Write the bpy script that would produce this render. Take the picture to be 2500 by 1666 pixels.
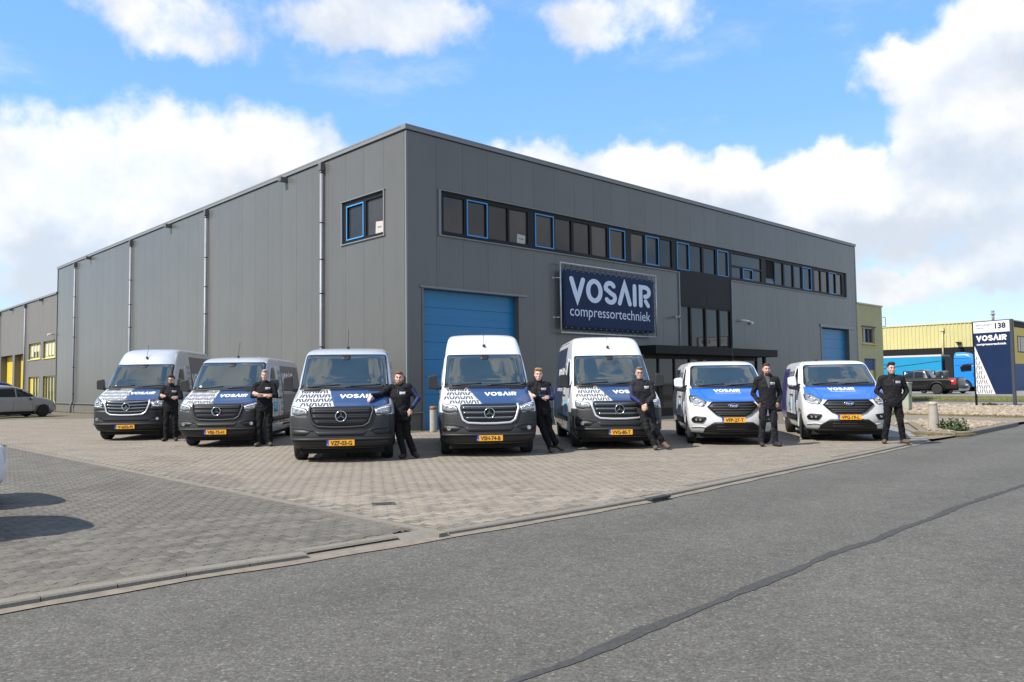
import bpy, bmesh, math, random
import numpy as np
from mathutils import Vector, Matrix
from mathutils.bvhtree import BVHTree
for _o in list(bpy.data.objects): bpy.data.objects.remove(_o)
random.seed(7); rng = np.random.default_rng(7)
SC = bpy.context.scene; COL = SC.collection
PI = math.pi; R = math.radians
# ------------------------------------------------------------------ camera, sky, sun, exposure
PITCH, ROLL, CAM_H = 0.0552586, -0.012181, 1.44
_cd = bpy.data.cameras.new('camera'); CAM = bpy.data.objects.new('camera', _cd); COL.objects.link(CAM)
_cd.sensor_width = 36; _cd.lens = 1936.74/2500*36; _cd.clip_start = .05; _cd.clip_end = 5000
_cp, _sp, _c, _s = math.cos(PITCH), math.sin(PITCH), math.cos(ROLL), math.sin(ROLL)
_f = Vector((0,_cp,_sp)); _u0 = Vector((0,-_sp,_cp)); _r0 = Vector((1,0,0))
_r = _c*_r0 + _s*_u0; _u = -_s*_r0 + _c*_u0
_m = Matrix((_r,_u,-_f)).transposed().to_4x4(); _m.translation = (0,0,CAM_H); CAM.matrix_world = _m
SC.camera = CAM
TO_SUN = Vector((-.575,-.379,.725)).normalized()
SUN_STRENGTH, SKY_STRENGTH, EXPOSURE = 4.5, .10, .60
SC.view_settings.view_transform = 'Standard'; SC.view_settings.look = 'None'
SC.view_settings.exposure = EXPOSURE; SC.view_settings.gamma = 1; SC.view_settings.use_curve_mapping = False
_sd = bpy.data.lights.new('sun','SUN'); _sd.energy = SUN_STRENGTH; _sd.angle = R(.53); _sd.color = (1,.95,.86)
SUN = bpy.data.objects.new('sun',_sd); COL.objects.link(SUN); SUN.rotation_euler = TO_SUN.to_track_quat('Z','Y').to_euler(); SUN.location = (0,0,40)

class NT:
    def __init__(s, tree): s.t = tree; s.n = tree.nodes; s.l = tree.links
    def add(s, typ, ins=None, **kw):
        n = s.n.new(typ)
        for k,v in kw.items(): setattr(n,k,v)
        for k,v in (ins or {}).items(): s.put(n.inputs[k], v)
        return n
    def put(s, sock, v):
        if hasattr(v,'is_output') or isinstance(v,bpy.types.NodeSocket): s.l.new(v, sock)
        elif hasattr(v,'outputs'): s.l.new(v.outputs[0], sock)
        else: sock.default_value = v
    def math(s, op, a, b=0., c=0., clamp=False):
        n = s.n.new('ShaderNodeMath'); n.operation = op; n.use_clamp = clamp
        s.put(n.inputs[0],a); s.put(n.inputs[1],b); s.put(n.inputs[2],c); return n.outputs[0]
    def vm(s, op, a, b=(0,0,0)):
        n = s.n.new('ShaderNodeVectorMath'); n.operation = op; s.put(n.inputs[0],a); s.put(n.inputs[1],b)
        return n.outputs['Value'] if op in('LENGTH','DOT_PRODUCT') else n.outputs[0]
    def mapr(s, v, a,b,c,d, smooth=True):
        n = s.n.new('ShaderNodeMapRange'); n.interpolation_type = 'SMOOTHSTEP' if smooth else 'LINEAR'
        for i,x in enumerate((v,a,b,c,d)): s.put(n.inputs[i],x)
        return n.outputs[0]
    def mix(s, f, a, b, blend='MIX'):
        n = s.n.new('ShaderNodeMix'); n.data_type = 'RGBA'; n.blend_type = blend; n.clamp_factor = True
        s.put(n.inputs[0],f); s.put(n.inputs[6],a); s.put(n.inputs[7],b); return n.outputs[2]
    def noise(s, vec, scale, detail=4, rough=.55, out=0):
        n = s.n.new('ShaderNodeTexNoise'); s.put(n.inputs['Vector'],vec); n.inputs['Scale'].default_value = scale
        n.inputs['Detail'].default_value = detail; n.inputs['Roughness'].default_value = rough; return n.outputs[out]

# cumulus masses: azimuth, elevation (radians), half width, half height, weight
CLOUDS = [(-.504,.218,.148,.082,1),(-.367,.25,.163,.077,1),(-.528,.16,.115,.052,.8),(-.551,.111,.069,.028,.8),(-.45,.165,.117,.059,.9),(-.288,.286,.072,.032,.5),
 (-.407,.415,.092,.038,.75),(-.309,.437,.082,.026,.5),(-.177,.441,.139,.043,.85),(-.359,.385,.045,.021,.3),(.141,.442,.108,.046,.75),(.035,.442,.033,.022,.3),
 (.033,.278,.071,.03,.8),(.137,.254,.119,.038,1),(.212,.239,.08,.032,.9),(.28,.23,.057,.042,1),(.384,.22,.083,.046,1),(.334,.184,.151,.062,1),(.429,.167,.095,.045,.8),
 (.543,.311,.083,.08,1),(.574,.365,.072,.051,.9),(.471,.337,.051,.034,.8),(.54,.23,.087,.075,1),(.496,.189,.068,.039,.8),(.557,.145,.077,.047,.8),(.454,.106,.056,.02,.8),
 (.528,.119,.066,.028,.9),(.16,.291,.032,.01,.3),(-.182,.359,.027,.011,.3)]
def make_world():
    w = bpy.data.worlds.new('World'); SC.world = w; w.use_nodes = True
    t = NT(w.node_tree); t.n.clear()
    sky = t.add('ShaderNodeTexSky'); sky.sky_type = 'NISHITA'; sky.sun_disc = False
    sky.sun_elevation = math.asin(TO_SUN.z); sky.sun_rotation = math.atan2(TO_SUN.x, TO_SUN.y)
    sky.altitude = 30; sky.air_density = 1.0; sky.dust_density = .15; sky.ozone_density = 1.0
    skyc = t.vm('MULTIPLY', sky, (SKY_STRENGTH,)*3)
    d = t.add('ShaderNodeTexCoord').outputs['Generated']
    sp = t.add('ShaderNodeSeparateXYZ', {0:d}).outputs
    az = t.math('ARCTAN2', sp[0], sp[1]); el = t.math('ARCSINE', sp[2])
    clear = t.add('ShaderNodeValToRGB', {0:t.mapr(el,0,1.2,0,1,False)}); cr = clear.color_ramp; cr.elements[0].color = (.50,.62,.76,1); cr.elements[1].color = (.12,.28,.60,1)
    for ps,c in ((.10,(.40,.60,.84,1)),(.26,(.20,.45,.86,1)),(.42,(.155,.375,.82,1))): e = cr.elements.new(ps); e.color = c
    skyc = t.mix(.72, skyc, clear.outputs[0])
    p0 = t.add('ShaderNodeCombineXYZ', {0:az,1:el}).outputs[0]
    warp = t.vm('SUBTRACT', t.noise(d, 9, 3, .6, 1), (.5,.5,.5))
    p = t.vm('ADD', p0, t.vm('MULTIPLY', warp, (.10,.075,0)))
    warp2 = t.vm('SUBTRACT', t.noise(d, 34, 4, .6, 1), (.5,.5,.5))
    p = t.vm('ADD', p, t.vm('MULTIPLY', warp2, (.045,.036,0)))
    acc = None; up = None
    for a,e,rx,ry,wt in CLOUDS:
        q = t.vm('MULTIPLY', t.vm('SUBTRACT', p, (a,e,0)), (.80/rx,.82/ry,0))
        m = t.mapr(t.vm('LENGTH', q), .3, 1.45, wt, 0)
        acc = m if acc is None else t.math('MAXIMUM', acc, m)
        if wt >= .8:   # light from above: the side of each mass that looks up stays white, its base goes grey
            sq = t.add('ShaderNodeSeparateXYZ', {0:q}).outputs
            v = t.math('MULTIPLY', m, sq[1]); up = v if up is None else t.math('ADD', up, v)
    far = t.vm('LENGTH', t.vm('MULTIPLY', t.vm('SUBTRACT', p0, (0,.2,0)), (1/.70,1/.36,0)))
    away = t.mapr(far, .98, 1.25, 0, 1)
    big = t.mapr(t.noise(t.vm('ADD', d, (3.1,1.7,5.2)), 3.3, 5, .55), .44, .60, 0, 1)
    field = t.math('MAXIMUM', acc, t.math('MULTIPLY', away, big))
    fb = t.noise(d, 11, 10, .6)
    dens = t.math('ADD', field, t.math('MULTIPLY', t.math('SUBTRACT', fb, .5), 1.25))
    mask = t.math('MULTIPLY', t.mapr(dens, .30, .80, 0, 1), t.mapr(t.noise(d, 5, 5, .6), .3, .6, .80, 1))
    lit = t.noise(t.vm('ADD', d, (.03,.02,-.012)), 7.5, 6, .55)
    shade = t.math('ADD', t.math('MULTIPLY', t.math('SUBTRACT', lit, .5), 1.6), t.math('MULTIPLY', up, .30))
    shade = t.mapr(shade, -.36, .26, 0, 1)
    cc = t.mix(shade, (.47,.51,.57,1), (.76,.75,.735,1))
    veil = t.math('MULTIPLY', t.mapr(t.noise(t.vm('MULTIPLY', d, (1,1,2.4)), 4.2, 7, .62), .47, .76, 0, 1), .45)
    mask = t.math('MAXIMUM', mask, veil)
    low = t.mapr(el, -.02, .0, 0, 1)
    col = t.mix(t.math('MULTIPLY', mask, low), skyc, cc)
    bg = t.add('ShaderNodeBackground', {0:col, 1:1.0}); out = t.add('ShaderNodeOutputWorld'); t.l.new(bg.outputs[0], out.inputs[0])
make_world()

# ------------------------------------------------------------------ helpers
MATS = {}
def M(name, col=(.5,.5,.5), rough=.5, metal=0., var=0., vs=4., bump=0., bs=60., coat=0., ior=1.5, spec=None, detail=5, dirt=None, emit=None, tone=None, coord='Object', stretch=(1,1,1), streak=None):
    """procedural material: noise mottling (var), fine relief (bump), optional dirt colour, optional per-piece tone"""
    if name in MATS: return MATS[name]
    m = bpy.data.materials.new(name); m.use_nodes = True; t = NT(m.node_tree); b = t.n['Principled BSDF']
    c4 = (*col,1)
    vec = t.add('ShaderNodeTexCoord').outputs[coord]
    if stretch != (1,1,1): vec = t.vm('MULTIPLY', vec, stretch)
    src = c4
    if tone == 'attr':
        a = t.add('ShaderNodeAttribute', attribute_name='tone').outputs['Fac']; f = t.mapr(a, 0,1,.72,1.22,False)
    elif tone == 'panel':
        a = t.add('ShaderNodeObjectInfo').outputs['Random']; f = t.mapr(a, 0,1,.955,1.045,False)
    elif tone == 'rand':
        a = t.add('ShaderNodeObjectInfo').outputs['Random']; f = t.mapr(a, 0,1,.72,1.22,False)
    if tone: src = t.mix(1., t.add('ShaderNodeCombineColor', {0:f,1:f,2:f}).outputs[0], c4, 'MULTIPLY')
    if var:
        n = t.noise(vec, vs, detail)
        g = t.mapr(n, .25,.75, 1-var, 1+var, False)
        src = t.mix(1., t.add('ShaderNodeCombineColor', {0:g,1:g,2:g}).outputs[0], src, 'MULTIPLY')
    if dirt:
        dc, ds, amt = dirt
        n = t.mapr(t.noise(vec, ds, 6, .65), .48, .72, 0, amt)
        src = t.mix(n, src, (*dc,1))
    if streak:
        dc, ds, amt = streak
        n = t.mapr(t.noise(t.vm('MULTIPLY', vec, (1,1,.05)), ds, 5, .65), .50, .74, 0, amt)
        src = t.mix(n, src, (*dc,1))
    t.put(b.inputs['Base Color'], src)
    b.inputs['Roughness'].default_value = rough; b.inputs['Metallic'].default_value = metal; b.inputs['IOR'].default_value = ior
    if spec is not None: b.inputs['Specular IOR Level'].default_value = spec
    if coat: b.inputs['Coat Weight'].default_value = coat; b.inputs['Coat Roughness'].default_value = .04
    if bump:
        bn = t.add('ShaderNodeBump', {'Strength':bump, 'Distance':.01, 'Height':t.noise(vec, bs, 4, .6)}); t.put(b.inputs['Normal'], bn)
    if emit: b.inputs['Emission Color'].default_value = (*emit,1); b.inputs['Emission Strength'].default_value = 1
    MATS[name] = m; return m

class MB:
    def __init__(s): s.v = []; s.f = []; s.m = []; s.sm = []
    def add(s, vs, fs, m=0, smooth=False):
        o = len(s.v); s.v += [tuple(x) for x in vs]; s.f += [tuple(i+o for i in f) for f in fs]; s.m += [m]*len(fs); s.sm += [smooth]*len(fs); return s
    def box(s, x0,x1,y0,y1,z0,z1, m=0, mat=None):
        x0,x1 = min(x0,x1),max(x0,x1); y0,y1 = min(y0,y1),max(y0,y1); z0,z1 = min(z0,z1),max(z0,z1)
        vs = [(x,y,z) for z in (z0,z1) for y in (y0,y1) for x in (x0,x1)]
        if mat is not None: vs = [tuple(mat @ Vector(v)) for v in vs]
        return s.add(vs, [(0,2,3,1),(4,5,7,6),(0,1,5,4),(2,6,7,3),(0,4,6,2),(1,3,7,5)], m)
    def tube(s, pts, r, n=8, m=0, cap=True, smooth=True):
        pts = [Vector(p) for p in pts]; rs = r if isinstance(r,(list,tuple)) else [r]*len(pts); vs = []; fs = []
        up = None
        for i,p in enumerate(pts):
            d = (pts[min(i+1,len(pts)-1)]-pts[max(i-1,0)]).normalized()
            if up is None: up = Vector((0,0,1)) if abs(d.z) < .9 else Vector((1,0,0))
            a = d.cross(up).normalized(); b = a.cross(d).normalized(); up = b
            vs += [p + (a*math.cos(2*PI*k/n)+b*math.sin(2*PI*k/n))*rs[i] for k in range(n)]
        for i in range(len(pts)-1):
            for k in range(n): fs.append((i*n+k, i*n+(k+1)%n, (i+1)*n+(k+1)%n, (i+1)*n+k))
        s.add(vs, fs, m, smooth)
        if cap:
            o = len(s.v)-len(vs); s.f += [tuple(o+k for k in range(n))[::-1], tuple(o+(len(pts)-1)*n+k for k in range(n))]; s.m += [m]*2; s.sm += [False]*2
        return s
    def lathe(s, prof, n=24, axis='z', c=(0,0,0), m=0, smooth=True):
        vs = []; fs = []; k = len(prof)
        for i in range(n):
            a = 2*PI*i/n; ca,sa = math.cos(a),math.sin(a)
            for r,h in prof:
                q = {'z':(r*ca,r*sa,h),'x':(h,r*ca,r*sa),'y':(r*sa,h,r*ca)}[axis]
                vs.append((q[0]+c[0],q[1]+c[1],q[2]+c[2]))
        for i in range(n):
            j = (i+1)%n
            for a in range(k-1): fs.append((i*k+a, j*k+a, j*k+a+1, i*k+a+1))
        s.add(vs, fs, m, smooth)
        o = len(s.v)-len(vs)
        for a,fl in ((0,True),(k-1,False)):
            if prof[a][0] > 1e-4:
                f = [o+i*k+a for i in range(n)]; s.f.append(tuple(f[::-1] if fl else f)); s.m.append(m); s.sm.append(False)
        return s
    def prism(s, poly, a, b, axis='y', m=0, smooth=False):
        mp = {'y':lambda u,v,w:(u,w,v),'x':lambda u,v,w:(w,u,v),'z':lambda u,v,w:(u,v,w)}[axis]
        n = len(poly); vs = [mp(u,v,a) for u,v in poly]+[mp(u,v,b) for u,v in poly]
        fs = [tuple(range(n))[::-1], tuple(range(n,2*n))]+[(i,(i+1)%n,n+(i+1)%n,n+i) for i in range(n)]
        return s.add(vs, fs, m, smooth)
    def sphere(s, c, r, n=10, k=7, m=0):
        r = r if isinstance(r,(list,tuple)) else (r,)*3
        vs = [(c[0],c[1],c[2]-r[2])]; fs = []
        for i in range(1,k):
            t = -PI/2+PI*i/k
            for j in range(n): vs.append((c[0]+r[0]*math.cos(t)*math.cos(2*PI*j/n), c[1]+r[1]*math.cos(t)*math.sin(2*PI*j/n), c[2]+r[2]*math.sin(t)))
        vs.append((c[0],c[1],c[2]+r[2])); L = len(vs)-1
        for j in range(n):
            fs.append((0,1+(j+1)%n,1+j)); fs.append((L,L-n+j,L-n+(j+1)%n))
            for i in range(k-2): fs.append((1+i*n+j,1+i*n+(j+1)%n,1+(i+1)*n+(j+1)%n,1+(i+1)*n+j))
        return s.add(vs, fs, m, True)
    def mesh(s, name, mats, recalc=True):
        me = bpy.data.meshes.new(name); me.from_pydata(s.v, [], s.f)
        for mm in (mats if isinstance(mats,(list,tuple)) else [mats]): me.materials.append(mm)
        me.polygons.foreach_set('material_index', s.m); me.polygons.foreach_set('use_smooth', s.sm)
        if recalc:
            bm = bmesh.new(); bm.from_mesh(me); bmesh.ops.recalc_face_normals(bm, faces=bm.faces); bm.to_mesh(me); bm.free()
        me.update(); return me
def link(name, data, parent=None, loc=None, rot=None, bevel=0, **props):
    o = bpy.data.objects.new(name, data); COL.objects.link(o)
    if parent is not None: o.parent = parent
    if loc is not None: o.location = loc
    if rot is not None: o.rotation_euler = rot
    if bevel:
        b = o.modifiers.new('edge','BEVEL'); b.width = bevel; b.segments = 2; b.limit_method = 'ANGLE'; b.angle_limit = R(40)
    for k,v in props.items(): o[k] = v
    return o
def put(name, mb, mats, parent=None, loc=None, rot=None, bevel=0, **props):
    return link(name, mb.mesh(name, mats), parent, loc, rot, bevel, **props)
def empty(name, loc=(0,0,0), rz=0, **props):
    o = link(name, None, None, loc, (0,0,rz), **props); o.empty_display_size = .2; return o
def sheet(name, poly, z, mat, kind='structure', parent=None):
    me = bpy.data.meshes.new(name); me.from_pydata([(x,y,z) for x,y in poly], [], [tuple(range(len(poly)))]); me.materials.append(mat)
    bm = bmesh.new(); bm.from_mesh(me); bmesh.ops.triangulate(bm, faces=bm.faces)
    for f in bm.faces:
        if f.normal.z < 0: f.normal_flip()
    bm.to_mesh(me); bm.free()
    o = link(name, me, parent)
    if parent is None: o['kind'] = kind
    return o
def rnd(poly, r, k=4):
    """round the corners of a 2-D polygon; r a number or one per corner"""
    out = []; n = len(poly)
    for i,p in enumerate(poly):
        rr = r[i] if isinstance(r,(list,tuple)) else r
        p = Vector(p); a = Vector(poly[i-1])-p; b = Vector(poly[(i+1)%n])-p
        d = min(rr, a.length*.45, b.length*.45)
        if d < 1e-4: out.append(tuple(p)); continue
        A = p+a.normalized()*d; B = p+b.normalized()*d
        for j in range(k+1):
            t = j/k; out.append(tuple(A*(1-t)**2+p*2*t*(1-t)+B*t*t))
    return out
def arc(cx, cy, rx, ry, a0, a1, n): return [(cx+rx*math.cos(R(a0+(a1-a0)*i/n)), cy+ry*math.sin(R(a0+(a1-a0)*i/n))) for i in range(n+1)]
def stroke(pts, w, closed=False, caps=True):
    """outline of a pen stroke as (verts, faces) in 2-D, rounded ends and joins, no overlapping faces"""
    P = [Vector(p) for p in pts]; n = len(P); L = []; Rr = []
    for i in range(n):
        a = P[i-1] if (i or closed) else None; b = P[(i+1)%n] if (i < n-1 or closed) else None
        d1 = (P[i]-a).normalized() if a is not None else None; d2 = (b-P[i]).normalized() if b is not None else None
        d1 = d1 or d2; d2 = d2 or d1
        n1 = Vector((-d1.y,d1.x)); n2 = Vector((-d2.y,d2.x)); mv = n1+n2
        mv = mv.normalized() if mv.length > .05 else n1
        k = w/2/max(.42, mv.dot(n1)); L.append(P[i]+mv*k); Rr.append(P[i]-mv*k)
    vs = L+Rr; fs = []
    for i in range(n if closed else n-1): j = (i+1)%n; fs.append((n+i,n+j,j,i))
    if caps and not closed:
        for end in (0,n-1):
            d = (P[1]-P[0]).normalized() if end == 0 else (P[-2]-P[-1]).normalized()
            c = P[end]; base = math.atan2(-d.y,-d.x); k = 5; o = len(vs)
            vs += [c+Vector((math.cos(base+R(-90+180*j/k)),math.sin(base+R(-90+180*j/k))))*w/2*.999 for j in range(1,k)]
            ring = [L[end],Rr[end]]; ids = [end, n+end]
            first = Vector((math.cos(base-PI/2),math.sin(base-PI/2)))
            if (L[end]-c).dot(first) < 0: ids = ids[::-1]
            fs.append((ids[0],*range(o,o+k-1),ids[1]))
    return [tuple(v) for v in vs], fs
def logo_glyphs(w=.2):
    """the six letters V O S (A without bar) I R, cap height 1; returns list of (verts, faces), advance"""
    h = w/2; G = []
    def sub(pts, m=3):
        o = []
        for a,b in zip(pts[:-1],pts[1:]): o += [(a[0]+(b[0]-a[0])*i/m, a[1]+(b[1]-a[1])*i/m) for i in range(m)]
        return o+[pts[-1]]
    G.append(stroke(sub([(h,1-h),(.36,h*.6),(.72-h,1-h)]), w)); x = .76
    G.append(stroke([(x+.39+(.39-h)*math.cos(2*PI*i/24), .5+(.5-h)*math.sin(2*PI*i/24)) for i in range(24)], w, True)); x += .84
    S = arc(.30,.71,.30-h,.29-h,25,200,9)+[(.36,.47)]+arc(.33,.29,.31-h,.29-h,40,-155,10)
    G.append(stroke([(x+a,b) for a,b in S], w)); x += .68
    G.append(stroke([(x+a,b) for a,b in sub([(h,h),(.36,1-h*.6),(.72-h,h)])], w)); x += .78
    G.append(stroke([(x+h,h),(x+h,.5),(x+h,1-h)], w)); x += .32
    Rl = [(h,h),(h,.35),(h,.7),(h,1-h),(.28,1-h)]+arc(.34,.70,.22,.3-h,85,-90,8)+[(.33,.70-.3+h)]
    G.append(stroke([(x+a,b) for a,b in Rl], w)); G.append(stroke([(x+.36,.30),(x+.50,h)], w*.95)); x += .62
    return G, x
_TXT = {}
def text2d(s, size=1., bold=0.):
    """flat mesh of a line of text: verts (x,y), faces, width; baseline at y=0"""
    key = (s,bold)
    if key not in _TXT:
        c = bpy.data.curves.new('t','FONT'); c.body = s; c.offset = bold; c.resolution_u = 3; o = bpy.data.objects.new('t',c); COL.objects.link(o)
        bpy.context.view_layer.update(); me = o.evaluated_get(bpy.context.evaluated_depsgraph_get()).to_mesh()
        _TXT[key] = ([(v.co.x,v.co.y) for v in me.vertices],[tuple(p.vertices) for p in me.polygons])
        bpy.data.objects.remove(o); bpy.data.curves.remove(c)
    vs,fs = _TXT[key]; w = max(v[0] for v in vs)-min(v[0] for v in vs); x0 = min(v[0] for v in vs)
    return [((a-x0)*size,b*size) for a,b in vs], fs, w*size
def print2d(mb, groups, fn, m=0):
    for vs,fs in groups: mb.add([fn(*v) for v in vs], fs, m)
def fit(groups, x0, z0, w, h, srcw, srch=1.): return [([(x0+a*w/srcw, z0+b*h/srch) for a,b in vs],fs) for vs,fs in groups]
def interp_path(pts, step):
    P = np.array(pts, float); d = np.r_[0, np.cumsum(np.linalg.norm(np.diff(P,axis=0),axis=1))]
    n = max(2,int(d[-1]/step)+1); t = np.linspace(0,d[-1],n)
    return np.stack([np.interp(t,d,P[:,i]) for i in range(P.shape[1])],1)
# ------------------------------------------------------------------ ground, road, paving
def asphalt(name, col, speck=.22, bump=.25):
    m = bpy.data.materials.new(name); m.use_nodes = True; t = NT(m.node_tree); b = t.n['Principled BSDF']
    p = t.add('ShaderNodeTexCoord').outputs['Object']
    pw = t.vm('ADD', t.vm('MULTIPLY', p, (.72,.69,0)), t.vm('MULTIPLY', t.noise(p,.3,2,.5,1),(.6,.6,0))); lane = t.add('ShaderNodeSeparateXYZ',{0:t.vm('MULTIPLY',p,(-.72,.695,0))}).outputs; ln = t.math('ADD',lane[0],lane[1]); track = t.mapr(t.math('SINE', t.math('MULTIPLY', ln, 3.6)), -1,1,.95,1.05,False); big = t.math('MULTIPLY', track, t.mapr(t.noise(p, .55, 6, .65), .3,.7, .88,1.12,False)); mid = t.mapr(t.noise(p, 7, 5, .7), .3,.7,.86,1.14,False)
    v = t.add('ShaderNodeTexVoronoi', {'Vector':p,'Scale':62.}); rn = t.add('ShaderNodeSeparateColor', {0:v.outputs['Color']}).outputs
    st = t.mapr(rn[0], .0,1.,.76,1.24,False); bright = t.mapr(rn[1], .945,.975,0,1)
    edge = t.mapr(v.outputs['Distance'], .15,.62, 1, .74)
    f = t.math('MULTIPLY', t.math('MULTIPLY', big, mid), t.math('MULTIPLY', st, edge))
    c = t.mix(1., t.add('ShaderNodeCombineColor', {0:f,1:f,2:f}).outputs[0], (*col,1), 'MULTIPLY')
    tint = t.mix(rn[2], (1.04,1,.95,1), (.96,1,1.03,1)); c = t.mix(1., c, tint, 'MULTIPLY')
    c = t.mix(t.math('MULTIPLY', bright, speck), c, (.42,.40,.36,1))
    t.put(b.inputs['Base Color'], c); b.inputs['Roughness'].default_value = .85; b.inputs['Specular IOR Level'].default_value = .3
    h = t.math('ADD', t.math('MULTIPLY', v.outputs['Distance'], -1.), t.math('MULTIPLY', rn[0], .7))
    bn = t.add('ShaderNodeBump', {'Strength':bump,'Distance':.008,'Height':h}); t.put(b.inputs['Normal'], bn)
    return m
mt_road = asphalt('asphalt', (.123,.115,.099))
mt_seam = M('tar_seam', (.064,.063,.062), .9, spec=.15, var=.25, vs=30, bump=.3, bs=120)
mt_gut = M('gutter_concrete', (.215,.180,.140), .9, var=.18, vs=9, bump=.35, bs=160, dirt=((.11,.095,.07),4,.5))
mt_kerb = M('kerb_concrete', (.195,.175,.145), .9, var=.22, vs=70, bump=.5, bs=150, dirt=((.14,.13,.10),5,.5))
mt_kerb_dark = M('kerb_concrete_dark', (.15,.135,.12), .9, var=.25, vs=20, bump=.5, bs=120)
mt_joint = M('joint_sand', (.128,.110,.082), 1., var=.2, vs=30)
mt_pA = M('paver_grey', (.122,.110,.090), .88, var=.20, vs=2.2, bump=.2, bs=170, tone='attr', dirt=((.080,.066,.050),.7,.6))
mt_pA1 = M('paver_grey_single', (.122,.110,.090), .88, var=.20, vs=12, bump=.35, bs=170, tone='rand')
mt_pB = M('paver_beige', (.222,.190,.149), .9, var=.10, vs=.8, bump=.2, bs=170, tone='attr', dirt=((.145,.122,.095),.5,.55), stretch=(1,1.6,1))
mt_pB1 = M('paver_beige_single', (.222,.190,.149), .9, var=.16, vs=12, bump=.35, bs=170, tone='rand')
mt_drive = M('drive_concrete', (.21,.20,.185), .85, var=.10, vs=1.2, bump=.2, bs=90)
mt_soil = M('soil', (.19,.155,.11), 1., var=.3, vs=8, bump=.6, bs=40)
mt_path = M('path_concrete', (.20,.168,.130), .95, var=.14, vs=3, bump=.3, bs=60, dirt=((.17,.15,.08),1.4,.5))
mt_foot = M('footpath_asphalt', (.155,.148,.138), .9, var=.12, vs=3)
mt_grass = M('grass_base', (.13,.125,.05), 1., var=.35, vs=6, bump=.6, bs=30)
mt_field = M('field', (.10,.10,.07), 1., var=.3, vs=.05)
sheet('ground', [(-1600,-1600),(1600,-1600),(1600,1600),(-1600,1600)], -.12, mt_field)
EDGE = [(-45,-41.8),(-12,-4.3),(-3.45,5.4),(-3.09,5.81),(-2.5,6.35),(-1.78,6.88),(-.65,7.87),(.58,9.0),(1.75,10.14),(4.45,13.15),(7.11,15.95),(10.01,19.18),(11.49,20.62),(16.77,26.16),(80,92.5)]
KERB = [(-14,-6.4),(-3.6,5.33),(-3.07,5.83),(-2.5,6.36),(-1.76,6.93),(-1.27,7.37),(-.64,7.93),(.57,9.0),(1.74,10.11),(4.37,13.02),(7.08,15.93),(10.03,19.25)]
sheet('road', EDGE+[(300,92.5),(300,-160),(-45,-160)], -.05, mt_road)
e1 = np.array([.695,.719]); e2 = np.array([-.719,.695])
# tar seam in the road
sm = interp_path([(-.6,3.4),(-.01,4.07),(.34,4.38),(.84,4.94),(1.35,5.47),(1.83,5.98),(2.65,6.83),(3.3,7.44),(4.14,8.3),(5.2,9.39),(6.94,11.0),(9.5,13.4),(14,18),(22,26.3),(40,45)], .09)
mb = MB(); vs = []; fs = []
for i,(x,y) in enumerate(sm):
    j = min(i+1,len(sm)-1); k = max(i-1,0); d = sm[j]-sm[k]; d /= np.linalg.norm(d); nn = np.array([-d[1],d[0]])
    w = .042+.012*math.sin(i*.37)+rng.normal(0,.009); w2 = .042+.012*math.sin(i*.29+2)+rng.normal(0,.006); c = np.array([x,y])+nn*.012*math.sin(i*.13)
    vs += [(*(c+nn*w),-.046),(*(c-nn*w2),-.046)]
    if i: fs.append((2*i-2,2*i-1,2*i+1,2*i))
mb.add(vs,fs); put('tar_seam', mb, mt_seam, kind='structure')
# gutter strip and kerb stones
ka = interp_path(KERB, .25)
mb = MB(); vs = []; fs = []
kab = np.stack([ka@e1, ka@e2],1); eab = np.array(EDGE); eab = np.stack([eab@e1, eab@e2],1)
for i,(a,b) in enumerate(kab):
    be = np.interp(a, eab[:,0], eab[:,1]); be = min(be, b-.03)
    p = a*e1+(b+.03)*e2; q = a*e1+(be-.05+.015*math.sin(a*5))*e2; vs += [(*p,-.020),(*q,-.042)]
    if i: fs.append((2*i-2,2*i-1,2*i+1,2*i))
mb.add(vs,fs); GUT = put('gutter', mb, mt_gut, kind='structure')
KERBO = empty('kerb'); KERBO['kind'] = 'structure'
kp = interp_path(KERB, .5)
def kerb_stone(p, q, w, top, drop, parent, mat, slope=0., name='kerb_stone'):
    p = np.array(p); q = np.array(q); d = (q-p)/np.linalg.norm(q-p); n = np.array([-d[1],d[0]]); p = p+d*.004; q = q-d*.004
    r = .012; prof = [(0,-drop),(0,top-slope-r),(r,top-slope),(w,top),(w,-.09)]
    mb = MB(); vs = [(*(p+n*o),z) for o,z in prof]+[(*(q+n*o),z) for o,z in prof]; k = len(prof)
    mb.add(vs, [tuple(range(k)),tuple(range(k,2*k))[::-1]]+[(i,(i+1)%k,k+(i+1)%k,k+i) for i in range(k)])
    put(name, mb, mat, parent)
for p,q in zip(kp[:-1],kp[1:]):
    c = (p+q)/2
    if c[0] < -9: continue
    if c[0] < -1.76: kerb_stone(p,q,.13,.010,.09,KERBO,mt_kerb)
    elif c[0] < -.5: kerb_stone(p,q,.26,.006,.09,KERBO,mt_kerb,.045)
    else: kerb_stone(p,q,.12,.006,.09,KERBO,mt_kerb)
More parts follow.
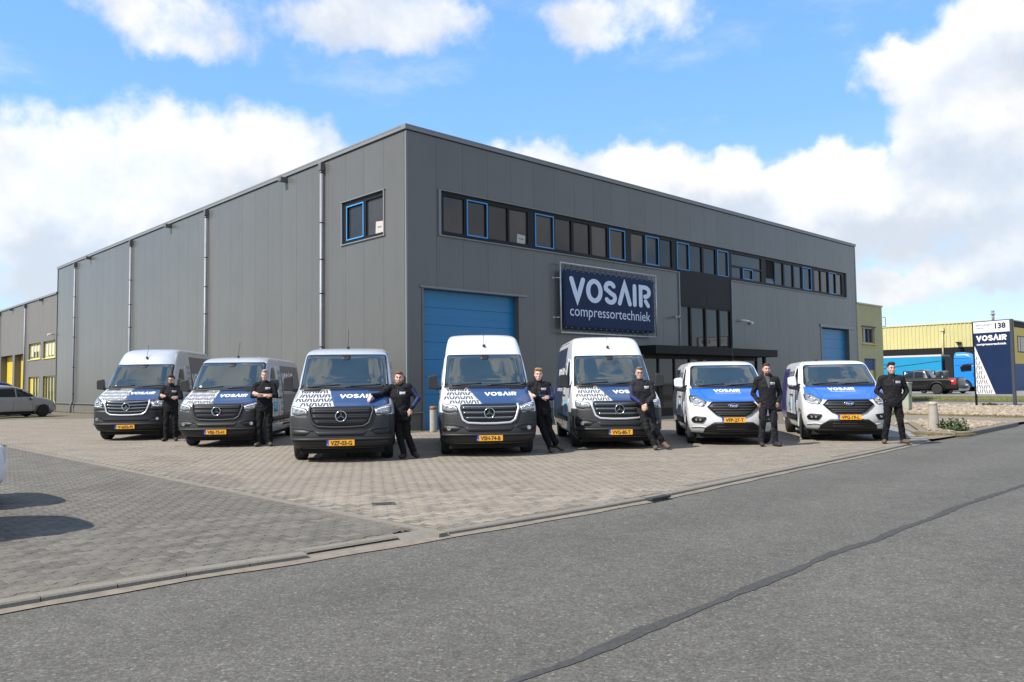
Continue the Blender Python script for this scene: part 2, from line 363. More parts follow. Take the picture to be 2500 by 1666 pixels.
# interlocking pavers: dog-bone stones in staggered rows
PL, PP, PA = .2, .139, .017
def stone_poly(ins):
    h = PP/2; a = PA; x = PL/2-ins
    top = [(x,h+a-ins),(.068,h+a-ins),(.036,h-a-ins),(-.036,h-a-ins),(-.068,h+a-ins),(-x,h+a-ins)]
    return top+[(u,-v) for u,v in top[::-1]]
S0 = stone_poly(.0055); S1 = stone_poly(.0018); NS = len(S0)
ST_V = np.array([(x,y,0.) for x,y in S0]+[(x,y,-.005) for x,y in S1])
ST_F = [tuple(range(NS))[::-1]]+[(i,(i+1)%NS,NS+(i+1)%NS,NS+i) for i in range(NS)]
KA = np.array(KERB); KA = np.stack([KA@e1, KA@e2],1); KA = KA[np.argsort(KA[:,0])]
BC = np.array([-3.344,25.174]); BTH = .7649
def hp(*q): return [(BC[0]+x*math.cos(BTH)-y*math.sin(BTH), BC[1]+x*math.sin(BTH)+y*math.cos(BTH)) for x,y in q]
DRIVE = [(10.15,19.75),(11.5,21.7),(14.6,28.5),(24,46.5),(19.4,47.2),(11.5,33.5),(9.0,21.2)]
def inside(P, poly):
    x,y = P[:,0],P[:,1]; c = np.zeros(len(P),bool); n = len(poly)
    for i in range(n):
        x0,y0 = poly[i]; x1,y1 = poly[(i+1)%n]
        c ^= ((y0>y)!=(y1>y)) & (x < (x1-x0)*(y-y0)/((y1-y0) or 1e-9)+x0)
    return c
def ab_bound(b): return 5.156+(b-5.87)*.0353
def layout(zone):
    out = []
    if zone == 'A': a0,a1,b0,b1 = -9,5.9,2,24
    else: a0,a1,b0,b1 = 4.9,26,2,46
    nr = int((b1-b0)/PP); nc = int((a1-a0)/PL)
    jj,ii = np.mgrid[0:nr,0:nc]; b = b0+jj*PP; a = a0+ii*PL+(jj%2)*PL/2
    a = a.ravel(); b = b.ravel(); P = a[:,None]*e1+b[:,None]*e2
    kb = np.interp(a, KA[:,0], KA[:,1]); mid = (a > 3.72)&(a < 5.3)
    ok = b > kb+np.where(mid,.35,.215)
    if zone == 'A': ok &= (a < ab_bound(b)-.14)&(P[:,0] > -.72*P[:,1]-1.5)
    else:
        ok &= (a > ab_bound(b)+.14)&(np.abs(P[:,0]) < .70*P[:,1]+1.5)
        q = P-BC; lx = q[:,0]*math.cos(BTH)+q[:,1]*math.sin(BTH); ly = -q[:,0]*math.sin(BTH)+q[:,1]*math.cos(BTH)
        ok &= ~((lx > -.42)&(ly > -.42))&(P[:,1] < 40)&~inside(P, DRIVE)
        ok &= (P[:,0] < 10.4)&((a < 20.8)|(P[:,1] > 20.5))
        far = (lx < -.42)&(ly > 12); ok &= ~(far & (P[:,0] < -30))
    return a[ok],b[ok],P[ok]
def pave(zone, name, mat, mat1, poly):
    base = sheet(name, poly, -.0045, mt_joint)
    a,b,P = layout(zone); n = len(P)
    tone = np.clip(rng.normal(.5,.11,n),0,1)
    if zone == 'B':
        da = a-ab_bound(b); k = np.floor(b/PP).astype(int)
        mark = (da > .16)&(da < .42)&(k%4 == 0)&(b < 13.2); tone[mark] = -.55
        blob = (da > .14)&(da < .95-.35*np.abs(b-12.6))&(np.abs(b-12.6) < 1.6)&(rng.random(n) < .8); tone[blob] = -.5
        blob = (da < 1.6)&(da > .2)&(b > 14.4)&(b < 16.8)&(rng.random(n) < .25); tone[blob] = -.3
        per = np.abs(a-20.5-.05*b) < .0; tone[per] = -.4
    vis = (np.abs(P[:,0]) < .655*P[:,1])&(P[:,1] > 2.5)
    d = np.hypot(P[:,0],P[:,1])+np.where(vis,0,1e3)
    if zone == 'B': d = d+np.where(tone < 0,1e3,0)
    order = np.argsort(d); single = order[:300]; rest = order[300:]
    zj = rng.normal(0,.0011,n); rot = math.atan2(e1[1],e1[0])
    ca,sa = math.cos(rot),math.sin(rot); RM = np.array([[ca,-sa,0],[sa,ca,0],[0,0,1]])
    me = bpy.data.meshes.new('paving_stone'); me.from_pydata([tuple(v) for v in ST_V],[],ST_F); me.materials.append(mat1)
    for i in single:
        link('paving_stone', me, base, (P[i,0],P[i,1],zj[i]), (rng.normal(0,.003),rng.normal(0,.003),rot+rng.normal(0,.008)))
    V = ST_V@RM.T; m = len(rest)
    jit = rng.normal(0,.007,m); off = np.stack([P[rest,0],P[rest,1],zj[rest]],1)
    VV = V[None]+off[:,None]; VV[:,:,2] += (V[None,:,0]*rng.normal(0,.003,m)[:,None]+V[None,:,1]*rng.normal(0,.003,m)[:,None])
    nv = len(ST_V); lens = np.array([len(f) for f in ST_F]); flat = np.concatenate([np.array(f) for f in ST_F])
    loops = (flat[None]+(np.arange(m)*nv)[:,None]).ravel(); nl = len(flat)
    me = bpy.data.meshes.new('paving_stones'); me.vertices.add(m*nv); me.vertices.foreach_set('co', VV.ravel())
    me.loops.add(m*nl); me.loops.foreach_set('vertex_index', loops.astype(np.int32))
    me.polygons.add(m*len(ST_F)); st = np.r_[0,np.cumsum(lens)[:-1]]; me.polygons.foreach_set('loop_start', (st[None]+(np.arange(m)*nl)[:,None]).ravel().astype(np.int32))
    me.update(calc_edges=True); me.validate()
    at = me.attributes.new('tone','FLOAT','POINT'); at.data.foreach_set('value', np.repeat(tone[rest],nv).astype(np.float32))
    me.materials.append(mat); bm = bmesh.new(); bm.from_mesh(me)
    if bm.faces and sum(f.normal.z for f in list(bm.faces)[:1]) < 0: bmesh.ops.reverse_faces(bm, faces=bm.faces)
    bm.to_mesh(me); bm.free()
    o = link('paving_field', me, base); o['kind'] = 'stuff'
    return base
def ab(a,b): return tuple(a*e1+b*e2)
kl = [tuple(x) for x in interp_path(KERB,.5)]
polyA = [p for p in kl if np.dot(p,e1) < 5.2 and p[0] > -9.5]; polyA = [tuple(np.array(p)+e2*.11) for p in polyA]+[ab(ab_bound(b)-.04,b) for b in (7,12,18,24)]+[ab(-9.5,24)]
polyB = [tuple(np.array(p)+e2*.10) for p in kl if np.dot(p,e1) > 5.2]+[(10.3,19.6),(9.6,24),(18,43),(-3.3,25.2),(-37,60)]+[ab(ab_bound(b)+.04,b) for b in (52,24,18,12,7)]
PARK = pave('A','parking_bay',mt_pA,mt_pA1,polyA)
FORE = pave('B','forecourt',mt_pB,mt_pB1,polyB)
# pale concrete strip between the two pavings, laid as kerb blocks
STRIP = empty('paving_border'); STRIP['kind'] = 'structure'
for i in range(36):
    b0 = 5.95+i*.5; b1 = b0+.495
    mb = MB(); w = .055
    mb.add([(*ab(ab_bound(b)+s*(w),b),z) for z in (-.05,.004) for b,s in ((b0,-1),(b0,1),(b1,1),(b1,-1))], [(3,2,1,0),(4,5,6,7),(0,1,5,4),(1,2,6,5),(2,3,7,6),(3,0,4,7)])
    put('border_block', mb, mt_kerb, STRIP)
sheet('side_drive', DRIVE, -.004, mt_drive)
# drains
mt_iron = M('cast_iron', (.05,.05,.048), .7, metal=.3, var=.3, vs=30)
def grate(name, c, ang, l, w, label, bars):
    r = empty(name, (*c,0), ang, label=label, category='drain cover')
    put('frame', MB().box(-l/2,l/2,-w/2,-w/2+.02,-.02,.006).box(-l/2,l/2,w/2-.02,w/2,-.02,.006).box(-l/2,-l/2+.02,-w/2+.021,w/2-.021,-.02,.006).box(l/2-.02,l/2,-w/2+.021,w/2-.021,-.02,.006), mt_iron, r)
    for i in range(bars):
        x = -l/2+.03+(l-.06)*(i+.5)/bars; put('grate_bar', MB().box(x-.011,x+.011,-w/2+.021,w/2-.021,-.02,.004), mt_iron, r)
    put('pit', MB().box(-l/2+.02,l/2-.02,-w/2+.02,w/2-.02,-.03,-.0115), M('pit_black',(.01,.01,.01),1.), r)
grate('drain_cover', (-1.6,9.83), R(15), .28, .2, 'small dark iron drain cover lying flat in the beige paving', 9)
grate('drain_cover', (1.79,10.20), R(46), .42, .22, 'dark iron gully grate set in the kerb line at the road edge', 13)
# raised corner island, gravel beds, path, verge, far yard
sheet('concrete_path', [(10.9,21.3)]+hp((14.9,-13.1),(33.2,-13.1),(33.2,-3.2),(22,-4.2),(14.9,-8.6))+[(11.0,21.95)], .012, mt_path)
sheet('soil_strip', [(9.95,19.30),(10.6,19.85),(11.55,20.72),(11.3,21.7),(10.9,21.6),(10.1,20.2)], -.009, mt_soil)
ISL = [(11.02,21.75),(11.25,20.75),(11.62,20.66),(13.6,22.7),(15.75,24.95)]
bed1 = ISL+[(16.0,26.0),(15.0,27.0),(13.25,27.0)]
sheet('gravel_bed', [(11.10,21.8),(11.35,20.90),(11.70,20.84),(13.55,22.8),(15.65,25.0),(15.7,26.4),(14.6,27.0),(13.25,26.9)], .062, mt_soil)
ISK = empty('island_kerb'); ISK['kind'] = 'structure'
ik = interp_path([(15.95,25.15),(14.9,24.0),(13.6,22.62),(12.4,21.32),(11.72,20.66),(11.5,20.58),(11.28,20.72),(11.1,21.2),(11.0,21.8)][::-1], .6)
for p,q in zip(ik[:-1],ik[1:]): kerb_stone(p,q,.12,.07,.12,ISK,mt_kerb_dark if p[0]>11.6 else mt_kerb)
bed2 = hp((19.6,-12.6),(33.1,-12.4),(33.1,-3.6),(24,-4.6),(20.2,-6.2),(19.4,-8.5))
sheet('gravel_bed_large', bed2, .03, mt_soil)
sheet('side_road', hp((33.2,-60),(40.7,-60),(40.7,30),(38.3,30),(38.3,-.3),(33.2,-.3)), .03, mt_foot)
def pebbles(name, poly, n, z, size, seed, near=True):
    r = np.random.default_rng(seed); P = np.array(poly); lo,hi = P.min(0),P.max(0); pts = np.zeros((0,2))
    while len(pts) < n:
        q = lo+(hi-lo)*r.random((n*3,2)); q = q[inside(q,poly)]
        if near: q = q[r.random(len(q)) < np.clip((lo[1]+4)/q[:,1],.15,1)**1.2]
        pts = np.vstack([pts,q])
    pts = pts[:n]
    bs_ = bmesh.new(); bmesh.ops.create_icosphere(bs_, subdivisions=1, radius=1); bs_.verts.index_update(); base = np.array([tuple(v.co) for v in bs_.verts]); F = np.array([[v.index for v in f.verts] for f in bs_.faces]); bs_.free(); nb = len(base)
    s = size*np.exp(r.normal(0,.4,n)); V = base[None]*(s[:,None]*np.array([1.15,.95,.66])*(.65+.7*r.random((n,3))))[:,None]
    V = V+r.normal(0,.11,V.shape)*s[:,None,None]
    an = r.random(n)*6.28; c,sn = np.cos(an),np.sin(an); X = V[:,:,0]*c[:,None]-V[:,:,1]*sn[:,None]; Y = V[:,:,0]*sn[:,None]+V[:,:,1]*c[:,None]
    V = np.stack([X+pts[:,0,None],Y+pts[:,1,None],V[:,:,2]+z+s[:,None]*.3],2)
    me = bpy.data.meshes.new(name); me.from_pydata(V.reshape(-1,3).tolist(),[],(F[None]+(np.arange(n)*nb)[:,None,None]).reshape(-1,3).tolist())
    at = me.attributes.new('tone','FLOAT','POINT'); at.data.foreach_set('value', np.repeat(r.random(n),nb).astype(np.float32))
    me.materials.append(M('pebble', (.30,.245,.18), .9, tone='attr', var=.2, vs=5, dirt=((.30,.24,.17),2.5,.5)))
    o = link(name, me); o['kind'] = 'stuff'; return o
pebbles('gravel', [(11.3,21.7),(11.5,21.0),(13.5,22.95),(15.5,25.05),(15.3,26.2),(14.4,26.7),(13.3,26.5)], 2600, .066, .026, 3)
pebbles('gravel', bed2, 15000, .035, .042, 4)
pebbles('gravel', [(12.3,25.6),(13.2,27.0),(15.2,27.0),(15.2,26.7),(13.3,26.5)], 420, .03, .036, 5)
def blades(name, poly, n, z, h, seed, mats, spread=.35):
    r = np.random.default_rng(seed); P = np.array(poly); lo,hi = P.min(0),P.max(0); pts = np.zeros((0,2))
    while len(pts) < n:
        q = lo+(hi-lo)*r.random((n*3,2)); pts = np.vstack([pts,q[inside(q,poly)]])
    pts = pts[:n]; hh = h*(.5+r.random(n)); a = r.random(n)*6.28; w = (.012+.02*r.random(n))*min(1,h/.12)
    dx,dy = np.cos(a),np.sin(a); ln = spread*hh*r.random(n); b = r.random(n)*6.28
    A = np.stack([pts[:,0]-dx*w,pts[:,1]-dy*w,np.full(n,z)],1); B = np.stack([pts[:,0]+dx*w,pts[:,1]+dy*w,np.full(n,z)],1)
    T = np.stack([pts[:,0]+np.cos(b)*ln,pts[:,1]+np.sin(b)*ln,z+hh],1)
    V = np.stack([A,B,T],1).reshape(-1,3); F = np.arange(3*n).reshape(-1,3)
    me = bpy.data.meshes.new(name); me.from_pydata(V.tolist(),[],F.tolist())
    at = me.attributes.new('tone','FLOAT','POINT'); at.data.foreach_set('value', np.repeat(r.random(n),3).astype(np.float32))
    me.materials.append(mats); o = link(name, me); o['kind'] = 'stuff'; return o
mt_blade = M('grass_blade', (.19,.19,.07), .8, tone='attr', var=.3, vs=2, spec=.2)
mt_dry = M('dry_grass', (.20,.165,.065), .9, tone='attr', var=.3, vs=2, spec=.2)
def slope_sheet(name, rows, mat):
    mb = MB()
    for k in range(len(rows)-1):
        a,b = rows[k],rows[k+1]; mb.add([a[0],a[1],b[1],b[0]],[(0,1,2,3)])
    o = put(name, mb, mat); o['kind'] = 'structure'; return o
VX = [hp((x,-60),(x,45)) for x in (40.7,43,46.5)]
slope_sheet('grass_verge', [((*VX[k][0],z),(*VX[k][1],z)) for k,z in enumerate((.05,.20,.30))], mt_grass)
blades('grass', hp((40.8,-26),(43,-26),(43,8),(40.8,8)), 26000, .10, .10, 6, mt_blade)
blades('grass', hp((43,-26),(46.4,-26),(46.4,8),(43,8)), 14000, .22, .085, 8, mt_blade)
YX = [hp((x,-120),(x,120)) for x in (46.5,200)]
slope_sheet('far_yard', [((*YX[k][0],.30),(*YX[k][1],.30)) for k in (0,1)], M('yard_paving',(.19,.18,.165),.9,var=.12,vs=.5))
# dry moss and weeds where wall meets paving and along the kerbs
def strip_poly(path, w):
    P = np.array(path); return [tuple(p) for p in P]+[tuple(p+np.array(w)) for p in P[::-1]]
mt_moss = M('moss', (.17,.15,.06), 1., var=.4, vs=12, bump=.6, bs=40)
blades('weeds', [(11.0,20.95),(11.5,20.42),(12.2,20.9),(11.9,21.0),(11.4,20.75),(11.1,21.3)], 500, .0, .05, 11, mt_dry)
blades('weeds', [(10.4,20.6),(11.0,20.6),(11.05,21.7),(10.8,21.7)], 420, -.004, .045, 12, mt_dry)
blades('weeds', [(13.4,33),(16.6,33.7),(18.7,28.7),(18.2,28.6),(16.1,32.6),(13.4,32.3)], 1500, .02, .07, 13, mt_dry)
blades('weeds', [(13.1,27.0),(15.3,27.1),(15.3,26.9),(13.0,26.7)], 300, .02, .07, 14, mt_dry)
# ------------------------------------------------------------------ main hall: local x along the right facade, local y along the left wall, outside is x<0 / y<0
mt_pan = M('grey_cladding', (.110,.109,.101), .30, var=.06, vs=.5, bump=.05, bs=1.3, spec=.5, tone='panel', streak=((.088,.085,.076),2.6,.35), dirt=((.094,.091,.082),.35,.4))
mt_core = M('wall_core', (.03,.03,.03), .9)
mt_trim = M('roof_trim', (.185,.188,.19), .4, var=.05, vs=1, spec=.5)
mt_plinth = M('plinth_concrete', (.12,.115,.105), .9, var=.2, vs=1.5, bump=.2, bs=40, dirt=((.09,.075,.05),1.5,.6))
mt_frame = M('window_frame_black', (.007,.0075,.008), .5, spec=.25)
mt_blue = M('blue_window_frame', (.045,.28,.60), .4)
mt_glass = M('window_glass', (.026,.024,.023), .03, ior=1.45, var=.35, vs=.9)
mt_glass2 = M('window_glass_warm', (.048,.042,.037), .04, ior=1.45, var=.3, vs=1.1)
mt_door = M('blue_door', (.007,.165,.35), .38, var=.06, vs=1, bump=.03, bs=80, spec=.5)
mt_zinc = M('zinc_pipe', (.24,.245,.265), .5, metal=.1, var=.12, vs=3)
mt_black = M('black_cladding', (.010,.010,.012), .5, spec=.2, var=.1, vs=2)
mt_canopy = M('canopy_black', (.010,.011,.012), .6, spec=.2)
mt_hopper = M('hopper_grey', (.12,.12,.115), .6)
HALL = empty('warehouse', (-3.344,25.174,0), BTH, label='large dark grey metal clad hall behind the row of vans', category='building')
HL2, HL1, HZ = 34.2, 40.1, 9.89
T = .10; TC = .36
# core: roof and hidden walls
mb = MB().box(TC,HL2-.02,TC,HL1-.02,0,9.69); put('wall', mb, mt_core, HALL)
mb = MB().box(.3,HL2-.3,.3,HL1-.3,9.70,9.74); put('roof', mb, M('roof_felt',(.08,.08,.08),.9), HALL)
def cut(cols, z0, z1, holes):
    """wall panels as lists of rectangles (s0,s1,z0,z1), one list per separate piece"""
    out = []
    for a,b in cols:
        segs = [(z0,z1)]
        hs = [h for h in holes if h[0] < b-.01 and h[1] > a+.01]
        xs = sorted({a,b}|{min(max(v,a),b) for h in hs for v in h[:2]}); pieces = []
        for p,q in zip(xs[:-1],xs[1:]):
            if q-p < .002: continue
            zs = sorted((h[2],h[3]) for h in hs if h[0] < q-.001 and h[1] > p+.001); z = z0
            for u,v in zs:
                if u > z+.01: pieces.append((p,q,z,u))
                z = max(z,v)
            if z < z1-.01: pieces.append((p,q,z,z1))
        groups = []
        for r in pieces:
            g = next((g for g in groups if any(abs(r[0]-k[1])<1e-6 and min(r[3],k[3])>max(r[2],k[2])+.01 for k in g)), None)
            if g is None: groups.append([r])
            else: g.append(r)
        out += groups
    return out
ZS0, ZS1 = 6.44, 7.97                                   # window band
RH = [(1.36,32.78,ZS0,ZS1),(.60,5.30,0,4.66),(29.14,33.64,0,4.68),(15.13,19.56,0,ZS1),(12.4,21.9,0,2.7)]
LH = [(1.22,3.82,6.46,7.98)]
def cols(L, first, w): 
    xs = [0.,first]
    while xs[-1]+w < L-.15: xs.append(xs[-1]+w)
    xs.append(L); return list(zip(xs[:-1],xs[1:]))
J = .0035
for g in cut(cols(HL2,1.225,1.149), .608, 9.70, RH):
    mb = MB()
    for a,b,z0,z1 in g:
        lo = min(r[0] for r in g); hi = max(r[1] for r in g)
        mb.box(a+(J if a==lo else 0), b-(J if b==hi else 0), 0, T-.002, z0, z1)
    put('wall_panel', mb, mt_pan, HALL)
for g in cut(cols(HL1,1.26,1.165), .608, 9.70, LH):
    mb = MB()
    for a,b,z0,z1 in g:
        lo = min(r[0] for r in g); hi = max(r[1] for r in g)
        mb.box(0, T-.002, max(a,T)+(J if a==lo else 0), b-(J if b==hi else 0), z0, z1)
    put('wall_panel', mb, mt_pan, HALL)
# corner trims, roof edge, drip ledge, plinth
put('corner_trim', MB().box(-.004,.05,-.0045,-.0015,.608,9.70).box(-.0045,-.0015,.001,.05,.608,9.70), mt_trim, HALL)
put('corner_trim', MB().box(HL2-.10,HL2+.03,-.012,-.002,.608,9.70).box(HL2+.002,HL2+.03,0,1,.608,9.70), mt_trim, HALL)
put('corner_trim', MB().box(-.02,-.003,HL1-.10,HL1+.02,.608,9.70), mt_frame, HALL)
for k,(a,b) in enumerate([(-.06,6.1),(6.103,12.2),(12.203,18.3),(18.303,24.4),(24.403,30.4),(30.403,HL2+.05)]):
    put('roof_edge', MB().box(a,b,-.06,.22,9.73,HZ).box(a,b,-.068,-.0605,HZ-.05,HZ), mt_trim, HALL)
for a,b in [(.223,6.1),(6.103,13),(13.003,20),(20.003,27),(27.003,34),(34.003,HL1+.05)]:
    put('roof_edge', MB().box(-.06,.22,a,b,9.73,HZ).box(-.068,-.0605,a,b,HZ-.05,HZ), mt_trim, HALL)
put('shadow_gap', MB().box(.002,HL2,.012,T,9.7005,9.7295).box(.012,T,.101,HL1,9.7005,9.7295), mt_frame, HALL)
for a,b in ((-.05,.58),(5.32,12.38),(21.92,29.12)): put('drip_ledge', MB().box(a,b,-.05,-.002,.575,.607), mt_trim, HALL)
put('drip_ledge', MB().box(-.05,-.002,.0,HL1,.575,.607), mt_trim, HALL)
for a,b in ((.03,.6),(5.3,12.4),(21.9,29.14),(33.64,HL2)): put('plinth', MB().box(a,b,.03,.09,-.1,.57), mt_plinth, HALL)
put('plinth', MB().box(.03,.09,.1,HL1,-.1,.57), mt_plinth, HALL)
# window band: frame, panes, blue casements
def pane(parent, x0,x1,z0,z1, y=.085, blue=False, side='R', warm=False, fr=.03):
    w = MB()
    def B(a,b,c,d,z,e): 
        return w.box(a,b,c,d,z,e) if side=='R' else w.box(c,d,a,b,z,e)
    B(x0,x1,y,y+.012,z0,z1); put('pane', w, mt_glass2 if warm else mt_glass, parent)
    if blue:
        w = MB(); f = fr
        for a,b,z,e in ((x0-f,x0+.012,z0-f,z1+f),(x1-.012,x1+f,z0-f,z1+f),(x0+.0125,x1-.0125,z0-f,z0+.012),(x0+.0125,x1-.0125,z1-.012,z1+f)):
            if side=='R': w.box(a,b,.003,.0285,z,e)
            else: w.box(.003,.0285,a,b,z,e)
        put('casement', w, mt_blue, parent)
WB = [('n',1.56,2.46),('b',2.60,3.50),('n',3.59,4.52),('n',4.61,5.54),('b',5.94,6.90),('n',7.02,7.94),('n',8.08,9.04),('n',9.17,10.13),('b',10.28,11.26),('n',11.72,12.62),('b',12.75,13.65),('n',13.78,14.67),('b',15.08,16.0),('n',16.1,17.09),('n',17.25,18.28),('b',18.45,19.38),
      ('n',24.07,24.96),('n',25.12,26.08),('n',26.22,27.08),('b',27.23,28.2),('n',28.64,29.4),('n',29.51,30.37),('b',30.52,31.4),('n',31.51,32.24)]
PZ0, PZ1 = 6.60, 7.80
bounds = [1.36,5.74,11.5,14.86,19.54,22.87,28.42,32.78]
for k,(a,b) in enumerate(zip(bounds[:-1],bounds[1:])):
    items = [w for w in WB if a < (w[1]+w[2])/2 < b]
    mb = MB(); a2 = a+(.05 if k==0 else 0); b2 = b-(.05 if k==6 else 0)
    if k == 4: items = [('t',19.74,22.64)]
    if k == 5: items = [('o',23.1,23.98)]+items
    mb.box(a2,b2,.03,.098,ZS0+.04,PZ0-.0); mb.box(a2,b2,.03,.098,PZ1,ZS1-.02)
    x = a2
    for t,p,q in items: mb.box(x,p,.03,.098,PZ0+.0005,PZ1-.0005); x = q
    mb.box(x,b2,.03,.098,PZ0+.0005,PZ1-.0005)
    if k == 4: mb.box(19.74,22.64,.03,.098,7.14,7.22); mb.box(20.68,20.78,.03,.098,PZ0+.0005,7.1395); mb.box(21.74,21.82,.03,.098,PZ0+.0005,7.1395)
    W = put('window', mb, mt_frame, HALL)
    for i,(t,p,q) in enumerate(items):
        if t in 'nb': pane(W,p,q,PZ0,PZ1,blue=(t=='b'),warm=(i*7+k*3)%3==0)
        elif t == 't':
            pane(W,19.74,22.64,7.22,PZ1,warm=True); pane(W,19.74,20.68,PZ0,7.14,warm=True); pane(W,20.82,21.70,PZ0+.03,7.11,blue=True); pane(W,21.82,22.64,PZ0,7.14,warm=True)
        else:   # the tilted open casement
            put('opening', MB().box(p,q,.09,.097,PZ0,PZ1), M('pit_black'), W)
            tl = Matrix.Translation((0,.06,PZ0+.02))@Matrix.Rotation(R(-9),4,'X')
            put('pane', MB().box(p+.06,q-.02,-.008,.004,.03,1.17,mat=tl), mt_glass2, W)
            g = MB()
            for u,v,z,e in ((p+.02,p+.06,0,1.2),(q-.04,q,0,1.2),(p+.0605,q-.0405,0,.04),(p+.0605,q-.0405,1.16,1.2)): g.box(u,v,-.014,.012,z,e,mat=tl)
            put('casement', g, mt_blue, W)
put('window_trim', MB().box(1.30,32.84,-.05,.03,ZS1-.018,ZS1+.012).box(1.30,15.12,-.06,.03,ZS0-.03,ZS0+.012).box(19.57,32.84,-.06,.03,ZS0-.03,ZS0+.012).box(1.30,1.40,-.05,.03,ZS0+.0125,ZS1-.0185).box(32.76,32.84,-.05,.03,ZS0+.0125,ZS1-.0185), mt_trim, HALL)
# left wall window
mb = MB().box(.03,.098,1.22,1.32,6.47,7.97).box(.03,.098,3.56,3.82,6.47,7.97).box(.03,.098,1.3205,3.5595,6.47,6.58).box(.03,.098,1.3205,3.5595,7.80,7.97).box(.03,.098,2.34,2.46,6.5805,7.7995)
W = put('window', mb, mt_frame, HALL); pane(W,1.32,2.34,6.58,7.80,side='L',warm=True); pane(W,2.50,3.53,6.61,7.77,side='L',blue=True)
put('window_trim', MB().box(-.05,.03,1.16,3.88,7.965,7.995).box(-.05,.03,1.16,3.88,6.43,6.468).box(-.04,.03,1.18,1.235,6.469,7.964).box(-.03,.03,3.80,3.86,6.469,7.964), mt_trim, HALL)
# sectional doors
def sect_door(x0,x1,jl,jr,z1,n,mat):
    D = put('roller_door', MB().box(x0,x1,.30,.34,0,z1), M('pit_black'), HALL)
    h = (z1-.01)/n
    for i in range(n):
        put('door_panel', MB().box(x0+.004,x1-.004,.262,.299,i*h+.004,i*h+h-.004).box(x0+.004,x1-.004,.257,.2615,i*h+h*.46,i*h+h*.50), mat, D, bevel=.004)
    return D
sect_door(.67,4.99,0,0,4.63,8,mt_door)
put('door_reveal', MB().box(.60,.669,-.02,.34,0,4.66), mt_pan, HALL); put('door_reveal', MB().box(4.992,5.30,.0,.34,0,4.66), mt_pan, HALL)
put('door_lintel', MB().box(.52,5.38,-.05,.34,4.632,4.70), mt_trim, HALL)
sect_door(29.26,32.95,0,0,4.5,8,mt_door)
put('door_reveal', MB().box(29.14,29.258,-.02,.34,0,4.68), mt_pan, HALL); put('door_reveal', MB().box(32.952,33.64,.0,.34,0,4.68), mt_pan, HALL)
put('door_lintel', MB().box(29.06,33.72,-.05,.34,4.55,4.72), mt_trim, HALL)
# entrance: black panel, upper glazing, canopy, glazed ground floor
put('black_panel', MB().box(15.15,17.36,-.01,.095,4.98,6.58).box(17.366,19.54,-.01,.095,4.98,6.58), mt_black, HALL)
mb = MB()
for a,b in ((15.15,15.22),(15.96,16.08),(17.20,17.32),(18.38,18.50),(19.42,19.54)): mb.box(a,b,.0,.095,3.06,4.975)
mb.box(15.2205,19.4195,.01,.095,4.90,4.974).box(15.2205,19.4195,.01,.095,3.06,3.12)
W = put('entrance_window', mb, mt_frame, HALL)
for a,b in ((15.22,15.96),(16.08,17.20),(17.32,18.38),(18.50,19.42)): pane(W,a,b,3.12,4.90,y=.07)
for a in (15.07,19.542): put('entrance_trim', MB().box(a,a+.078,-.05,.09,3.025,6.40), mt_trim, HALL)
put('canopy', MB().box(11.9,22.15,-1.0,-.003,2.67,3.02), mt_canopy, HALL, bevel=.01)
mb = MB()
xs = [12.4,13.5,14.7,15.9,17.1,18.3,19.4,20.6,21.9]
for x in xs: mb.box(x-.05,x+.05,.03,.095,0,2.66)
mb.box(12.46,21.84,.035,.095,2.5,2.66).box(12.46,21.84,.035,.095,0,.35)
W = put('entrance_window', mb, mt_frame, HALL)
for a,b in zip(xs[:-1],xs[1:]): pane(W,a+.05,b-.05,.35,2.5,y=.08)
put('canopy_post', MB().box(21.0,21.14,-.9,-.76,0,2.668), mt_canopy, HALL)
# rainwater pipes and overflow spouts on the left wall
for k,(s,) in enumerate([(5.07,),(15.31,),(25.33,),(35.73,)]):
    P = put('downpipe', MB().tube([(-.10,s,9.36),(-.10,s,.75),(-.12,s+(.35 if k==3 else 0),.5),(-.12,s+(.35 if k==3 else 0),-.02)], .062, 12), mt_zinc, HALL)
    put('pipe_head', MB().box(-.19,-.003,s-.09,s+.09,9.38,9.66), mt_hopper, P, bevel=.01)
    for z in (9.3,7.45,6.1,4.85,2.9,1.2): put('pipe_clip', MB().lathe([(.064,-.018),(.071,-.012),(.071,.012),(.064,.018)],12,'z',(-.10,s,z)).box(-.04,-.001,s-.015,s+.015,z-.012,z+.012), mt_frame, P)
for s in (7.91,19.81,32.82): put('overflow_spout', MB().box(-.30,-.001,s-.11,s+.11,9.52,9.69), mt_hopper, HALL, bevel=.006)
put('vent_cap', MB().box(24.0,24.5,3,3.5,9.74,9.9), mt_trim, HALL)
# papers standing in the windows
def paper(x,y,z,w,h,side,label):
    mb = MB().box(-w/2,w/2,-.003,.003,0,h) if side=='R' else MB().box(-.003,.003,-w/2,w/2,0,h)
    o = put('notice_card', mb, M('card_white',(.46,.42,.38),.8), None, label=label, category='notice')
    o.matrix_world = HALL_M @ Matrix.Translation((x,y,z)) @ Matrix.Rotation(R(4),4,'Y' if side=='R' else 'X')
    g,sw = logo_glyphs(.2); t = MB()
    print2d(t, fit(g,-.12,h*.45,.24,.055,sw), (lambda a,b:(a,-.0045,b)) if side=='R' else (lambda a,b:(-.0045,-a,b)))
    put('lettering', t, M('ink_dark',(.05,.05,.09),.7), o)
HALL_M = Matrix.Translation((-3.344,25.174,0))@Matrix.Rotation(BTH,4,'Z')
paper(5.22,.078,6.605,.42,.33,'R','white printed card standing in the long upper window of the right facade')
paper(.078,1.62,6.585,.44,.40,'L','cream printed card standing in the small left wall window')
